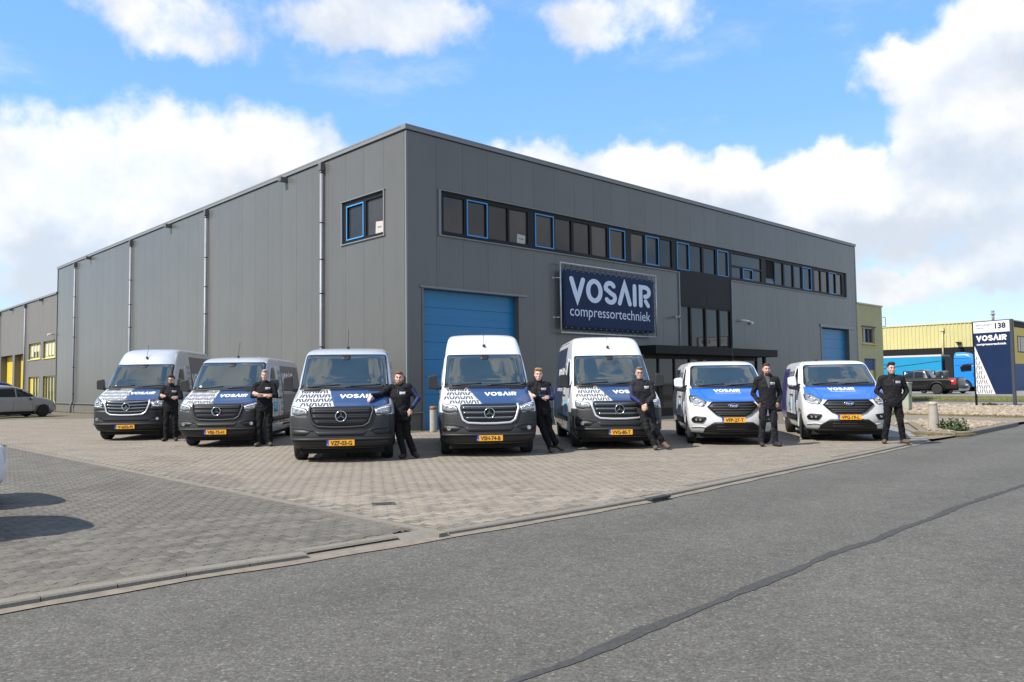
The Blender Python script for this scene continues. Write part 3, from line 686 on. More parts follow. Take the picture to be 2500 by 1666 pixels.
# banner on its tube frame
mt_navy = M('banner_navy', (.011,.024,.066), .6, spec=.2, var=.08, vs=1.2, bump=.05, bs=3)
mt_tube = M('galvanised_tube', (.52,.53,.54), .4, metal=.6, var=.15, vs=4)
mt_letter = M('letter_pale', (.60,.67,.78), .6)
BAN = empty('banner_sign', HALL_M@Vector((9.99,-.25,4.72)), BTH, label='navy company banner laced inside a steel tube frame above the vans', category='banner')
bx0,bx1,bz0,bz1 = -3.02,3.03,-1.32,1.33
mb = MB()
for a,b in (((bx0,0,bz0),(bx1,0,bz0)),((bx0,0,bz1),(bx1,0,bz1)),((bx0,0,bz0-.03),(bx0,0,bz1+.03)),((bx1,0,bz0-.03),(bx1,0,bz1+.03))): mb.tube([a,b],.032,8)
put('frame', mb, mt_tube, BAN)
for z in (-.75,.75):
    for x,d in ((bx0,-.14),(bx1,.14)): put('bracket', MB().tube([(x,0,z),(x+d,.24,z)],.02,6).box(x+d-.05,x+d+.05,.225,.247,z-.04,z+.04), mt_tube, BAN)
sx0,sx1,sz0,sz1 = -2.87,2.86,-1.17,1.12
nx,nz = 30,14; mb = MB(); vs = []; fs = []
for j in range(nz+1):
    for i in range(nx+1):
        u,v = i/nx,j/nz; sc = .012*abs(math.sin(u*PI*15))*(1 if j in(0,nz) else 0)
        vs.append((sx0+(sx1-sx0)*u, .004*math.sin(u*9+v*3)+.02*math.sin(PI*u)*math.sin(PI*v)*.4, sz0+(sz1-sz0)*v+(sc if j==0 else -sc if j==nz else 0)))
for j in range(nz):
    for i in range(nx): a = j*(nx+1)+i; fs.append((a,a+1,a+nx+2,a+nx+1))
mb.add(vs,fs,0,True); o = put('banner_sheet', mb, mt_navy, BAN); md = o.modifiers.new('thick','SOLIDIFY'); md.thickness = .004
L = MB(); G,sw = logo_glyphs(.195); 
print2d(L, fit(G,-2.54,-.10,5.14,.96,sw), lambda a,b:(a,-.012,b)); put('lettering', L, mt_letter, BAN)
L = MB(); tv,tf,tw = text2d('compressortechniek'); print2d(L, fit([(tv,tf)],-2.52,-.66,5.1,.58,tw,1.), lambda a,b:(a,-.012,b)); put('lettering', L, mt_letter, BAN)
mb = MB(); n = 0
for i in range(17):
    x = sx0+.12+(sx1-sx0-.24)*i/16
    for q in ([(x,-.005,sz1-.03),(x+.02,0,bz1+.03)],[(x,-.005,sz0+.03),(x-.02,0,bz0-.03)]): put('lacing_cord', MB().tube(q,.009,5), mt_frame, BAN)
for i in range(8):
    z = sz0+.12+(sz1-sz0-.24)*i/7; 
    for q in ([(sx0+.03,-.005,z),(bx0-.03,0,z+.02)],[(sx1-.03,-.005,z),(bx1+.03,0,z-.02)]): put('lacing_cord', MB().tube(q,.009,5), mt_frame, BAN)
mb = MB()
for i in range(17):
    x = sx0+.12+(sx1-sx0-.24)*i/16
    for z in (sz1-.04,sz0+.04): mb.box(x-.014,x+.014,-.010,-.0055,z-.014,z+.014)
put('eyelets', mb, mt_tube, BAN)['kind'] = 'stuff'
# security cameras
mt_cam = M('camera_white', (.62,.62,.60), .4)
def seccam(x,z,dx,label,dome=False):
    c = empty('security_camera', HALL_M@Vector((x,0,z)), BTH, label=label, category='camera')
    if dome:
        put('housing', MB().sphere((0,-.10,-.03),.085,12,8), mt_cam, c); put('mount', MB().lathe([(.06,0),(.06,-.10)],12,'y',(0,0,.02)), mt_cam, c)
    else:
        d = Vector((dx,-.30,-.08)); p = Vector((0,-.16,0))
        put('mount', MB().lathe([(.05,0),(.05,-.03)],12,'y').tube([(0,-.02,-.05),(0,-.16,-.02)],.016,6), mt_cam, c)
        put('housing', MB().tube([p-d*.25,p+d*.75],.05,10), mt_cam, c); put('lens', MB().tube([p+d*.75,p+d*.78],.038,10), mt_frame, c)
seccam(14.84,4.39,-.3,'small camera on the facade between the banner and the entrance glazing')
seccam(20.35,4.49,.35,'white bullet camera just right of the entrance glazing')
seccam(21.31,4.42,0,'small white dome camera on the facade above the canopy end',True)
# bollards
mt_boll = M('bollard_concrete', (.34,.31,.26), .9, var=.15, vs=6, bump=.3, bs=60, dirt=((.20,.16,.09),3,.6))
def bollard(c, r0, r1, h, z, label, cap):
    b = empty('bollard', (*c,z), 0, label=label, category='bollard', group='concrete bollards')
    put('post', MB().lathe([(r0,-.05),(r0*.97,.05),(r1,h-.06),(r1*.97,h-.02),(r1*.8,h)],20), mt_boll, b)
    put('cap', MB().lathe([(r1*1.015,h-.10),(r1*1.02,h-.03),(r1*.9,h+.006),(0,h+.008)],20), cap, b)
bollard((-2.49,24.88), .112,.108,.80,0,'round concrete bollard with rusty top beside the large blue door', M('rust_cap',(.26,.13,.06),.9,var=.3,vs=20))
bollard((11.72,22.2), .15,.108,.76,.06,'round concrete bollard flared at its foot, on the corner island by the road', M('bollard_top',(.40,.37,.31),.9,var=.15,vs=10))
# ------------------------------------------------------------------ vehicles: bodies as stacks of plan outlines; panels, glass and lamps lie on that surface
def pchip(x, y):
    x = np.array(x,float); y = np.array(y,float); h = np.diff(x); dl = np.diff(y)/h; n = len(x); m = np.zeros(n)
    for i in range(1,n-1):
        if dl[i-1]*dl[i] > 0: w1 = 2*h[i]+h[i-1]; w2 = h[i]+2*h[i-1]; m[i] = (w1+w2)/(w1/dl[i-1]+w2/dl[i])
    m[0] = dl[0]; m[-1] = dl[-1]
    def f(t):
        t = min(max(t,x[0]),x[-1]); i = min(max(int(np.searchsorted(x,t))-1,0),n-2); s = (t-x[i])/h[i]
        return float((2*s**3-3*s*s+1)*y[i]+(s**3-2*s*s+s)*h[i]*m[i]+(-2*s**3+3*s*s)*y[i+1]+(s**3-s*s)*h[i]*m[i+1])
    return f
class Body:
    """rows: z, y front, half width, front corner depth, front exponent, y rear, rear corner depth"""
    def __init__(s, rows):
        s.rows = rows; z = [r[0] for r in rows]; s.z0,s.z1 = z[0],z[-1]
        s.f = [pchip(z,[r[k] for r in rows]) for k in range(1,7)]
    def lv(s, z): return [g(z) for g in s.f]
    def F(s, x, z):
        y0,W,d,n,y1,dr = s.lv(z); u = min(abs(x)/W,.9995); return y0+d*(1-(1-u**n)**(1/n))
    def Rr(s, x, z):
        y0,W,d,n,y1,dr = s.lv(z); u = min(abs(x)/W,.9995); return y1-dr*(1-(1-u**3)**(1/3))
    def S(s, y, z):
        y0,W,d,n,y1,dr = s.lv(z)
        if y < y0+d: t = max(0,min(1,(y-y0)/d)); return W*(max(0,1-(1-t)**n))**(1/n)
        if y > y1-dr: t = max(0,min(1,(y1-y)/dr)); return W*(max(0,1-(1-t)**3))**(1/3)
        return W
    def mesh(s, name, mat, wells=(), lo=None):
        zs = []
        for a,b in zip(s.rows[:-1],s.rows[1:]):
            k = max(1,int((abs(b[0]-a[0])+abs(b[1]-a[1])*.7+abs(b[2]-a[2]))/.05)); zs += [a[0]+(b[0]-a[0])*i/k for i in range(k)]
        zs.append(s.z1); vs = []; ring = 0
        for z in zs:
            y0,W,d,n,y1,dr = s.lv(z); half = []
            for i in range(13):
                t = PI/2*i/12; half.append((W*math.sin(t)**(2/n), y0+d*(1-math.cos(t)**(2/n))))
            yb = y1-dr
            for i in range(1,7): half.append((W, y0+d+(yb-y0-d)*i/7))
            for i in range(0,7): t = PI/2*(1-i/6); half.append((W*math.sin(t)**(2/3), yb+dr*(math.cos(t)**(2/3))))
            full = half+[(-x,y) for x,y in half[-2:0:-1]]; ring = len(full); vs += [(x,y,z) for x,y in full]
        fs = []
        for k in range(len(zs)-1):
            for i in range(ring): j = (i+1)%ring; fs.append((k*ring+i,k*ring+j,(k+1)*ring+j,(k+1)*ring+i))
        me = bpy.data.meshes.new(name); top = list(range((len(zs)-1)*ring,len(zs)*ring)); me.from_pydata(vs,[],fs+[tuple(range(ring))[::-1],tuple(top)])
        me.polygons.foreach_set('use_smooth',[True]*len(me.polygons)); me.materials.append(mat)
        bm = bmesh.new(); bm.from_mesh(me); bmesh.ops.recalc_face_normals(bm,faces=bm.faces); bm.to_mesh(me); bm.free()
        if wells:
            o = bpy.data.objects.new('t',me); COL.objects.link(o); cs = []
            for (y,z,r) in wells:
                for sd in (-1,1):
                    c = MB().lathe([(r,sd*.62),(r,sd*1.3)],28,'x',(0,y,z)); cm = c.mesh('c',mat); co = bpy.data.objects.new('c',cm); COL.objects.link(co); cs.append(co)
                    md = o.modifiers.new('b','BOOLEAN'); md.object = co; md.operation = 'DIFFERENCE'; md.solver = 'EXACT'
            bpy.context.view_layer.update(); me2 = bpy.data.meshes.new_from_object(o.evaluated_get(bpy.context.evaluated_depsgraph_get()))
            bpy.data.objects.remove(o)
            for c in cs: bpy.data.objects.remove(c)
            me2.name = name; me = me2
        return me
    def nrm(s, fn, a, b, side):
        e = .006; da = (fn(a+e,b)-fn(a-e,b))/(2*e); db = (fn(a,b+e)-fn(a,b-e))/(2*e)
        return da,db
    def at(s, side, a, b, off=0.):
        """side F/B: (x,z); L/R (image left/right): (y,z)"""
        if side in 'FB':
            fn = s.F if side == 'F' else s.Rr; y = fn(a,b); da,db = s.nrm(fn,a,b,side)
            n = Vector((da,-1,db)) if side == 'F' else Vector((-da,1,-db)); n.normalize(); return Vector((a,y,b))+n*off
        sg = 1 if side == 'R' else -1; x = s.S(a,b); da,db = s.nrm(s.S,a,b,side)
        n = Vector((1,-da,-db)).normalized(); p = Vector((x,a,b))+n*off; p.x *= sg; return p
    def patch(s, mb, side, poly, off=.004, th=.010, m=0, step=.07, smooth=True):
        bm = bmesh.new(); f = bm.faces.new([bm.verts.new((u,v,0)) for u,v in poly]); f.normal_update()
        us = [p[0] for p in poly]; vs_ = [p[1] for p in poly]
        if step:
            for ax,(lo,hi) in enumerate(((min(us),max(us)),(min(vs_),max(vs_)))):
                k = int((hi-lo)/step); no = (1,0,0) if ax == 0 else (0,1,0)
                for i in range(1,k+1):
                    c = lo+(hi-lo)*i/(k+1); co = (c,0,0) if ax == 0 else (0,c,0)
                    bmesh.ops.bisect_plane(bm, geom=bm.verts[:]+bm.edges[:]+bm.faces[:], plane_co=co, plane_no=no, dist=1e-5)
        bm.verts.index_update(); V = [(v.co.x,v.co.y) for v in bm.verts]; n = len(V)
        top = [s.at(side,u,v,off) for u,v in V]; bot = [s.at(side,u,v,off-th) for u,v in V]
        flip = (side in 'FR'); fs = []
        area = sum(p[0]*q[1]-q[0]*p[1] for p,q in zip(poly,poly[1:]+poly[:1]))
        for fc in bm.faces:
            ids = [v.index for v in fc.verts]; fs.append(tuple(ids))
        rim = [(e.verts[0].index,e.verts[1].index) for e in bm.edges if len(e.link_faces) == 1]
        bm.free()
        o = len(mb.v); mb.add(top, fs, m, smooth); mb.add(bot, [f[::-1] for f in fs], m, smooth)
        for a,b in rim: mb.f.append((o+a,o+b,o+n+b,o+n+a)); mb.m.append(m); mb.sm.append(False)
        return mb
    def line(s, mb, side, pts, w, off=.004, th=.008, m=0, closed=False, step=.05):
        p = pts if closed else [tuple(q) for q in interp_path(pts,step)]
        if closed: p = [tuple(q) for q in interp_path(list(pts)+[pts[0]],step)][:-1]
        vs,fs = stroke(p,w,closed,False); n = len(vs); o = len(mb.v)
        mb.add([s.at(side,u,v,off) for u,v in vs], fs, m, True); mb.add([s.at(side,u,v,off-th) for u,v in vs], [f[::-1] for f in fs], m, True)
        cnt = {}
        for f in fs:
            for i in range(len(f)): e = tuple(sorted((f[i],f[(i+1)%len(f)]))); cnt[e] = cnt.get(e,0)+1
        for (a,b),c in cnt.items():
            if c == 1: mb.f.append((o+a,o+b,o+n+b,o+n+a)); mb.m.append(m); mb.sm.append(False)
        return mb
    def ink(s, mb, side, groups, off=.007, m=0):
        for vs,fs in groups: mb.add([s.at(side,u,v,off) for u,v in vs], fs, m)
        return mb
def mir(poly): return [(-a,b) for a,b in poly][::-1]

def paint(name, col, rough=.32, metal=0., coat=.6): return M(name, col, rough, metal, var=.03, vs=1.5, coat=coat, dirt=(tuple(c*.8 for c in col),1.2,.25))
mt_white = paint('paint_white', (.66,.665,.67)); mt_silver = paint('paint_silver', (.56,.575,.60), .34, .45)
mt_hood = paint('wrap_navy', (.022,.052,.140), .28); mt_bright = paint('wrap_bright_blue', (.012,.115,.62), .3); mt_wrapd = paint('wrap_dark_navy', (.016,.024,.055), .35)
mt_purple = paint('wrap_violet', (.035,.035,.16), .35)
mt_plas = M('bumper_plastic', (.020,.0205,.021), .55, var=.08, vs=4, bump=.06, bs=300); mt_plas2 = M('black_plastic', (.008,.008,.009), .5, var=.1, vs=6)
mt_grey = M('grille_grey', (.028,.0285,.03), .42); mt_chrome = M('chrome', (.62,.63,.64), .16, metal=1.)
mt_ws = M('windscreen', (.016,.028,.030), .02, ior=2.2, var=.3, vs=1.6); mt_sg = M('side_glass', (.010,.012,.013), .03, ior=1.6)
mt_lamp = M('lamp_glass', (.30,.31,.32), .10, metal=.35, var=.35, vs=22, coat=1.); mt_lampw = M('lamp_white', (.75,.76,.78), .15, coat=1.); mt_lampd = M('lamp_bezel', (.09,.092,.096), .25, metal=.5, coat=1.)
mt_plate = M('plate_yellow', (.80,.36,.012), .5, var=.04, vs=8); mt_pblue = M('plate_blue', (.012,.05,.36), .5); mt_ink = M('ink_black', (.02,.015,.012), .6)
mt_inkw = M('print_white', (.80,.80,.80), .5); mt_inkg = M('print_grey', (.075,.077,.082), .5); mt_cyan = M('sticker_cyan', (.02,.33,.50), .5); mt_cyan2 = M('sticker_pale', (.45,.66,.74), .5)
mt_tyre = M('tyre', (.018,.018,.018), .85, var=.2, vs=20, bump=.2, bs=80); mt_rim = M('wheel_silver', (.42,.43,.44), .35, metal=.6); mt_rimd = M('wheel_grey', (.14,.14,.145), .4, metal=.5)
mt_under = M('underbody', (.008,.008,.008), .9); mt_red = M('lamp_red', (.35,.012,.012), .25, coat=1.); mt_orange = M('lamp_orange', (.7,.22,.02), .3, coat=1.)
mt_seam2 = M('door_gap', (.05,.05,.055), .7)
MC = {}
def cached(key, fn):
    if key not in MC: MC[key] = fn()
    return MC[key]
def wheel(parent, x, y, r, w, side, rim, spokes=6, name='wheel'):
    """tyre with rim and hub as sub-parts; outer face at x*side"""
    def ty(): return MB().lathe([(r*.66,-w/2),(r*.90,-w/2),(r*.975,-w*.40),(r,-w*.25),(r,w*.25),(r*.975,w*.40),(r*.90,w/2),(r*.66,w/2)],32,'x').mesh('wheel',mt_tyre)
    def rm():
        mb = MB().lathe([(r*.69,-w*.45),(r*.69,w*.46),(r*.655,w*.50),(r*.62,w*.44),(r*.60,w*.10)],32,'x').lathe([(0,w*.06),(r*.62,w*.06),(r*.62,0)],24,'x',m=1)
        mb.lathe([(r*.18,w*.08),(r*.17,w*.42),(r*.10,w*.46),(0,w*.46)],16,'x')
        for k in range(spokes):
            a = 2*PI*k/spokes; ca,sa = math.cos(a),math.sin(a); h = .09*r
            pts = []
            for rr,hh,xo in ((r*.12,h*1.3,w*.36),(r*.64,h*.8,w*.42)):
                for t in (-1,1): pts.append((xo, rr*ca-t*hh*sa, rr*sa+t*hh*ca))
            mb.add(pts+[(p[0]-w*.25,p[1],p[2]) for p in pts],[(0,1,3,2),(4,6,7,5),(0,4,5,1),(2,3,7,6),(0,2,6,4),(1,5,7,3)])
        return mb.mesh('rim',[rim,mt_under])
    me = cached(('tyre',r,w),ty); o = link(name, me, parent, (side*(abs(x)-w/2),y,r), (0,0,0 if side > 0 else PI))
    link('rim', cached(('rim',r,w,rim.name,spokes),rm), o); return o
def plate_part(parent, text, y, z, tilt=0):
    w,h = .52,.112; P = put('number_plate', MB().box(-w/2+.042,w/2,-.012,0,-h/2,h/2), mt_plate, parent, (0,y,z), (tilt,0,0), bevel=.003)
    put('country_band', MB().box(-w/2,-w/2+.0415,-.012,0,-h/2,h/2), mt_pblue, P)
    vs,fs,tw = text2d(text,bold=.035); mb = MB(); hh = .078; W = .40; x0 = -w/2+.075
    print2d(mb, [([(x0+a*W/tw, -hh/2+b*hh/.72) for a,b in vs],fs)], lambda a,b:(a,-.0135,b)); put('lettering', mb, mt_ink, P)
    vs,fs,tw = text2d('NL'); mb = MB(); print2d(mb, [([(-w/2+.008+a*.026/tw,-.042+b*.028/.72) for a,b in vs],fs)], lambda a,b:(a,-.0135,b)); put('country_letters', mb, mt_inkw, P)
def star_badge(parent, y, z, r):
    mb = MB().lathe([(r*.86,.012),(r*.86,-.02),(r*1.0,-.02),(r*1.0,.012)],32,'y')
    for k in range(3):
        a = PI/2+2*PI*k/3; c,s_ = math.cos(a),math.sin(a); e = (r*.90*c,r*.90*s_); p = (-s_*r*.16,c*r*.16)
        b = (-c*r*.04,-s_*r*.04)
        mb.add([(e[0],-.016,e[1]),(p[0]+b[0],-.010,p[1]+b[1]),(-p[0]+b[0],-.010,-p[1]+b[1]),(0,-.032,0),(e[0]*.98,-.004,e[1]*.98)],[(0,1,3),(0,3,2),(0,4,1),(0,2,4)])
    B = put('star_badge', mb, mt_chrome, parent, (0,y,z)); put('badge_back', MB().lathe([(0,.006),(r*.87,.006),(r*.87,.014)],28,'y'), mt_plas2, B); return B
def hood_pattern(B, poly, rows, cols, z0, z1, w):
    """printed lattice of open V strokes inside polygon poly (x,z)"""
    mb = MB(); P = poly; n = len(P)
    def ins(p):
        c = False
        for i in range(n):
            a,b = P[i],P[(i+1)%n]
            if (a[1]>p[1])!=(b[1]>p[1]) and p[0] < (b[0]-a[0])*(p[1]-a[1])/((b[1]-a[1]) or 1e-9)+a[0]: c = not c
        return c
    x0 = min(p[0] for p in P); x1 = max(p[0] for p in P); hz = (z1-z0)/rows; wx = (x1-x0)/cols
    for r in range(rows):
        for c in range(cols+2):
            cx = x0+(c+.5*(r%2)*0)*wx; zz = z0+r*hz; up = (c+r)%2
            for sg in (-1,1):
                a = (cx+wx*(.5+sg*.40), zz+hz*(.10 if up else .90)); b = (cx+wx*(.5+sg*.13), zz+hz*(.88 if up else .12))
                if not(ins(a) and ins(b)): continue
                d = Vector(b)-Vector(a); L = d.length; 
                pts = [(a[0]+(b[0]-a[0])*i/3,a[1]+(b[1]-a[1])*i/3) for i in range(4)]
                hw = w/2; vs = [(p[0]-hw,p[1]) for p in pts]+[(p[0]+hw,p[1]) for p in pts]
                mb.add([B.at('F',u,v,.0085) for u,v in vs],[(i,i+4,i+5,i+1) for i in range(3)])
    return mb

def sprinter_rows(H, dz=0.):
    L = 5.93
    base = [(.27,.13,.92,.60,2.6),(.34,.05,.955,.58,2.7),(.48,.00,.985,.55,2.8),(.62,.02,.995,.55,2.9),(.76,.035,1.0,.54,2.9),(.90,.06,1.0,.52,2.9),(1.0,.09,.995,.50,2.9),(1.06,.15,.99,.47,2.9),
            (1.13,.27,.982,.44,2.9),(1.22,.46,.972,.41,3.0),(1.31,.68,.958,.38,3.1),(1.385,.88,.946,.36,3.2),(1.42,.94,.94,.36,3.3),(1.62,1.10,.918,.36,3.4),(1.82,1.265,.894,.36,3.4),(2.0,1.415,.868,.36,3.4),(2.10,1.50,.852,.36,3.3)]
    if H < 2.5: top = [(2.16,1.58,.835,.38,3.1),(2.215,1.72,.80,.42,2.9),(2.25,1.90,.755,.46,2.7),(2.272,2.15,.68,.5,2.6),(2.285,2.5,.52,.5,2.5)]
    else: top = [(2.22,1.60,.835,.37,3.2),(2.34,1.71,.814,.38,3.1),(2.45,1.83,.79,.4,3.0),(2.53,1.98,.755,.44,2.8),(2.58,2.18,.70,.5,2.6),(2.61,2.5,.60,.5,2.5)]
    rows = []
    for z,y,W,d,n in base+top: rows.append((z+dz*min(1,max(0,(z-.27)/.6)),y,W,d,n,L-.04-.25*max(0,z-1.2)/1.4*.4-(.0 if z < H-.12 else .25*(z-H+.12)/.12),.16))
    return rows
def side_set(B, V, side, spec):
    """door, window, handle, rub strip and prints on one flank; spec holds the (y,z) outlines"""
    sg = 1 if side == 'R' else -1
    for nm,pl,mt in spec.get('wraps',()): put(nm, B.patch(MB(),side,pl,.003,.008,step=.16), mt, V)
    D = put('front_door', B.patch(MB(),side,spec['door'],.0065,.010,step=.11), spec['door_mat'], V)
    put('door_window', B.patch(MB(),side,spec['win'],.010,.012,step=.10), mt_sg, D)
    mb = MB(); hy,hz = spec['handle']; p = B.at(side,hy,hz,.02); mb.box(p.x-.02,p.x+.02,hy-.09,hy+.09,hz-.018,hz+.018); put('door_handle', mb, mt_plas2, D, bevel=.006)
    S = put('sliding_door', B.patch(MB(),side,spec['slide'],.0063,.010,step=.16), spec['slide_mat'], V)
    hy,hz = spec['handle2']; p = B.at(side,hy,hz,.02); put('door_handle', MB().box(p.x-.02,p.x+.02,hy-.09,hy+.09,hz-.018,hz+.018), mt_plas2, S, bevel=.006)
    put('rub_strip', B.patch(MB(),side,spec['rub'],.022,.03,step=.25), mt_plas2, V)
    for nm,groups,mt,off in spec.get('inks',()):
        o = put(nm, B.ink(MB(),side,groups,off), mt, V)
        if nm != 'compass_print': o['kind'] = 'stuff'
    for nm,pl,mt,off in spec.get('stick',()): put(nm, B.patch(MB(),side,pl,off,.012,step=.15), mt, V)
def flip_y(groups, side, y0, y1):
    """lettering runs nose to tail on the right flank and tail to nose on the left flank"""
    if side == 'R': return groups
    return [([(y0+y1-a,b) for a,b in vs],[f[::-1] for f in fs]) for vs,fs in groups]
def mirror_part(V, sg, x, y, z, h, w, big=None, lowmat=None, upmat=None, armz=None):
    upm = upmat or mt_plas; A = put('wing_mirror', MB().tube([(sg*(x-.10),y+.02,z-h*.40),(sg*(x+.02),y-.02,z-h*.44),(sg*(x+w*.4),y-.03,z-h*.30)],[.035,.032,.03],8), mt_plas2, V)
    pr = rnd([(sg*x,-h/2),(sg*(x+w),-h/2+.02),(sg*(x+w*1.02),h/2-.03),(sg*(x+.02),h/2)],.05)
    H_ = put('mirror_shell', MB().prism([(a,z+b) for a,b in pr],y-.09,y+.03,'y'), upm, A, bevel=.02)
    put('mirror_glass', MB().prism([(a*1.0,z+b*.86) for a,b in pr],y+.0305,y+.034,'y'), mt_sg, A)
def sprinter(pos, yaw, H, label, plate, paintm, chrome, old=False, hood_split=(-.14,-.41), fogs=True, dz=0., flank=None, bumper=None, surround=None):
    V = empty('delivery_van', (*pos,0), R(yaw), label=label, category='van', group='company vans parked in a row')
    B = cached(('sb',H,dz),lambda: Body(sprinter_rows(H,dz))); k = lambda z: z+dz*min(1,max(0,(z-.27)/.6))
    Z = lambda poly: [(a,k(b)) for a,b in poly]
    FY,RY,WR = 1.03,4.70,.345
    link('body', cached(('sbody',H,dz,paintm.name),lambda: B.mesh('body',paintm,[(FY,.36,.44),(RY,.36,.44)])), V)
    put('underbody', MB().box(-.80,.80,.35,5.7,.16,.30).box(-.62,.62,.5,5.4,.30,.95), mt_under, V)  # plain dark box as underside, put in to block light below the body
    for y in (FY,RY):
        for sg in (-1,1): wheel(V,.965,y,WR,.235,sg,mt_rimd if not chrome else mt_rimd,6)
    bm_ = bumper or mt_plas
    # front bumper
    bp = [(-.93,.285),(.93,.285),(.935,.62),(.93,.905),(.66,.885),(.60,1.035),(-.60,1.035),(-.66,.885),(-.93,.905),(-.935,.62)]
    mb = B.patch(MB(),'F',Z(rnd(bp,.03,3)),.012,.02,step=.06)
    for sd in 'LR': B.patch(mb,sd,Z([(.22,.30),(.56,.30),(.60,.55),(.70,.80),(.55,.90),(.22,.90)]),.0105,.02,step=.06)
    BP = put('front_bumper', mb, bm_, V)
    mb = MB(); B.patch(mb,'F',Z([(-.93,.435),(.93,.435),(.93,.475),(-.93,.475)]),.040,.045,step=.06); put('bumper_step', mb, bm_, BP)
    put('lower_lip', B.patch(MB(),'F',Z([(-.90,.29),(.90,.29),(.92,.42),(-.92,.42)]),.0145,.012,step=.06), mt_plas2 if old else bm_, BP)
    if old:
        put('lower_intake', B.patch(MB(),'F',Z(rnd([(-.93,.60),(-.72,.60),(-.58,.52),(.58,.52),(.72,.60),(.93,.60),(.93,.80),(-.93,.80)],.03)),.0135,.012,step=.06), mt_plas2, BP)
        put('bumper_band', B.patch(MB(),'F',Z([(-.93,.80),(.93,.80),(.93,.905),(.66,.885),(.64,.86),(-.64,.86),(-.66,.885),(-.93,.905)]),.020,.02,step=.06), mt_grey, BP)
    else:
        put('lower_intake', B.patch(MB(),'F',Z(rnd([(-.50,.600),(-.42,.512),(.42,.512),(.50,.600)],.03)),.0155,.012,step=.06), mt_plas2, BP)
        for sg in (-1,1):
            q = rnd([(-.93,.52),(-.66,.52),(-.55,.60),(-.66,.63),(-.93,.64)],.03); q = q if sg < 0 else mir(q)
            put('fog_recess', B.patch(MB(),'F',Z(q),.0145,.012,step=.06), mt_plas2 if sg < 0 or not fogs else mt_plas2, BP)
            put('bumper_crease', B.line(MB(),'F',Z([(sg*.93,.66),(sg*.70,.665),(sg*.52,.605)]),.016,.022,.02), bm_, BP)
    if fogs:
        for sg in (-1,1):
            p = B.at('F',sg*.80,k(.572),.02); put('fog_lamp', MB().lathe([(.042,.02),(.042,-.012),(.034,-.016),(.02,-.010),(0,-.010)],14,'y',tuple(p)), mt_lamp, BP)
    # grille
    go = [(-.60,1.055),(.60,1.055),(.625,.98),(.545,.74),(.44,.672),(.15,.655),(-.15,.655),(-.44,.672),(-.545,.74),(-.625,.98)]
    gi = [(-.555,1.055),(.555,1.055),(.575,.975),(.50,.755),(.415,.705),(.15,.69),(-.15,.69),(-.415,.705),(-.50,.755),(-.575,.975)]
    sm_ = surround or (mt_silver if chrome else bm_)
    G_ = put('grille', B.patch(MB(),'F',Z(rnd(gi,.04)),.016,.02,step=.05), mt_plas2, V)
    mb = MB(); ring = [tuple(((Vector(a)+Vector(b))/2)) for a,b in zip(go,gi)][1:]+[((go[0][0]+gi[0][0])/2,1.055)]
    B.line(mb,'F',Z(ring),.040,.030,.035,step=.04); put('grille_surround', mb, sm_, G_)
    bars = [(.975,.545,.072),(.875,.53,.072),(.775,.47,.06)] if not old else [(1.0,.55,.05),(.92,.55,.05),(.84,.52,.05),(.76,.47,.045)]
    for z,hw,h in bars:
        sag = -.02 if old else -.004
        pts = [(-hw+2*hw*i/16, z+sag*(1-(abs(-1+i/8))**2)) for i in range(17)]
        put('grille_slat', B.line(MB(),'F',Z(pts),h*.78,.034,.03), mt_grey, G_)
        put('slat_trim', B.line(MB(),'F',Z([(a,b+h*.30) for a,b in pts]),.013,.040,.012), mt_chrome if chrome or old else mt_grey, G_)
    p = B.at('F',0,k(.875),.045); star_badge(V,p.y,p.z,.107)
    # headlamps
    hl = [(-.935,1.075),(-.64,1.018),(-.625,.915),(-.80,.895),(-.935,.925)] if not old else [(-.93,1.16),(-.82,1.10),(-.655,1.005),(-.64,.90),(-.80,.865),(-.935,.885)]
    for sg in (-1,1):
        q = rnd(hl,.025); q = q if sg < 0 else mir(q)
        mb = B.patch(MB(),'F',Z(q),.016,.022,step=.05)
        Hd = put('headlight', mb, mt_lampd, V)
        ins_ = [(-.92,1.055),(-.67,1.005),(-.655,.93),(-.80,.915),(-.92,.94)] if not old else [(-.915,1.12),(-.82,1.07),(-.68,.985),(-.665,.915),(-.80,.885),(-.92,.90)]
        q2 = rnd(ins_,.02); q2 = q2 if sg < 0 else mir(q2); put('lamp_lens', B.patch(MB(),'F',Z(q2),.019,.01,step=.05), mt_lamp, Hd)
        drl = [(-.92,1.045),(-.66,.995),(-.65,.93)] if not old else [(-.90,.90),(-.80,.885),(-.68,.915)]
        put('lamp_strip', B.line(MB(),'F',Z([(sg*-a,b) for a,b in drl]),.018,.0225,.01), mt_lampw, Hd)
        for cx,cz in (((-.83,.985),(-.735,.965)) if not old else ((-.80,.965),)):
            p = B.at('F',-sg*cx if sg > 0 else cx,k(cz),.024); r_ = .034 if not old else .055
            put('reflector', MB().lathe([(r_,.02),(r_,-.004),(r_*.85,-.004),(r_*.5,.006),(0,.006)],16,'y',tuple(p)), mt_chrome, Hd)
    # bonnet with wrap, lattice print, air vents
    b0,b1 = hood_split
    hr = [(-.90,1.10),(-.64,1.03),(b0,1.062),(b1,1.392),(-.865,1.392)]; hb = [(b0,1.062),(.64,1.03),(.90,1.10),(.865,1.392),(b1,1.392)]
    HB = put('bonnet', B.patch(MB(),'F',Z(hb),.005,.012,step=.045), mt_hood, V)
    put('bonnet_print_field', B.patch(MB(),'F',Z(hr),.0052,.012,step=.045), mt_white, HB)
    put('lattice_print', hood_pattern(B,Z(hr),4,7,k(1.06),k(1.385),.035), mt_inkg, HB)['kind'] = 'stuff'
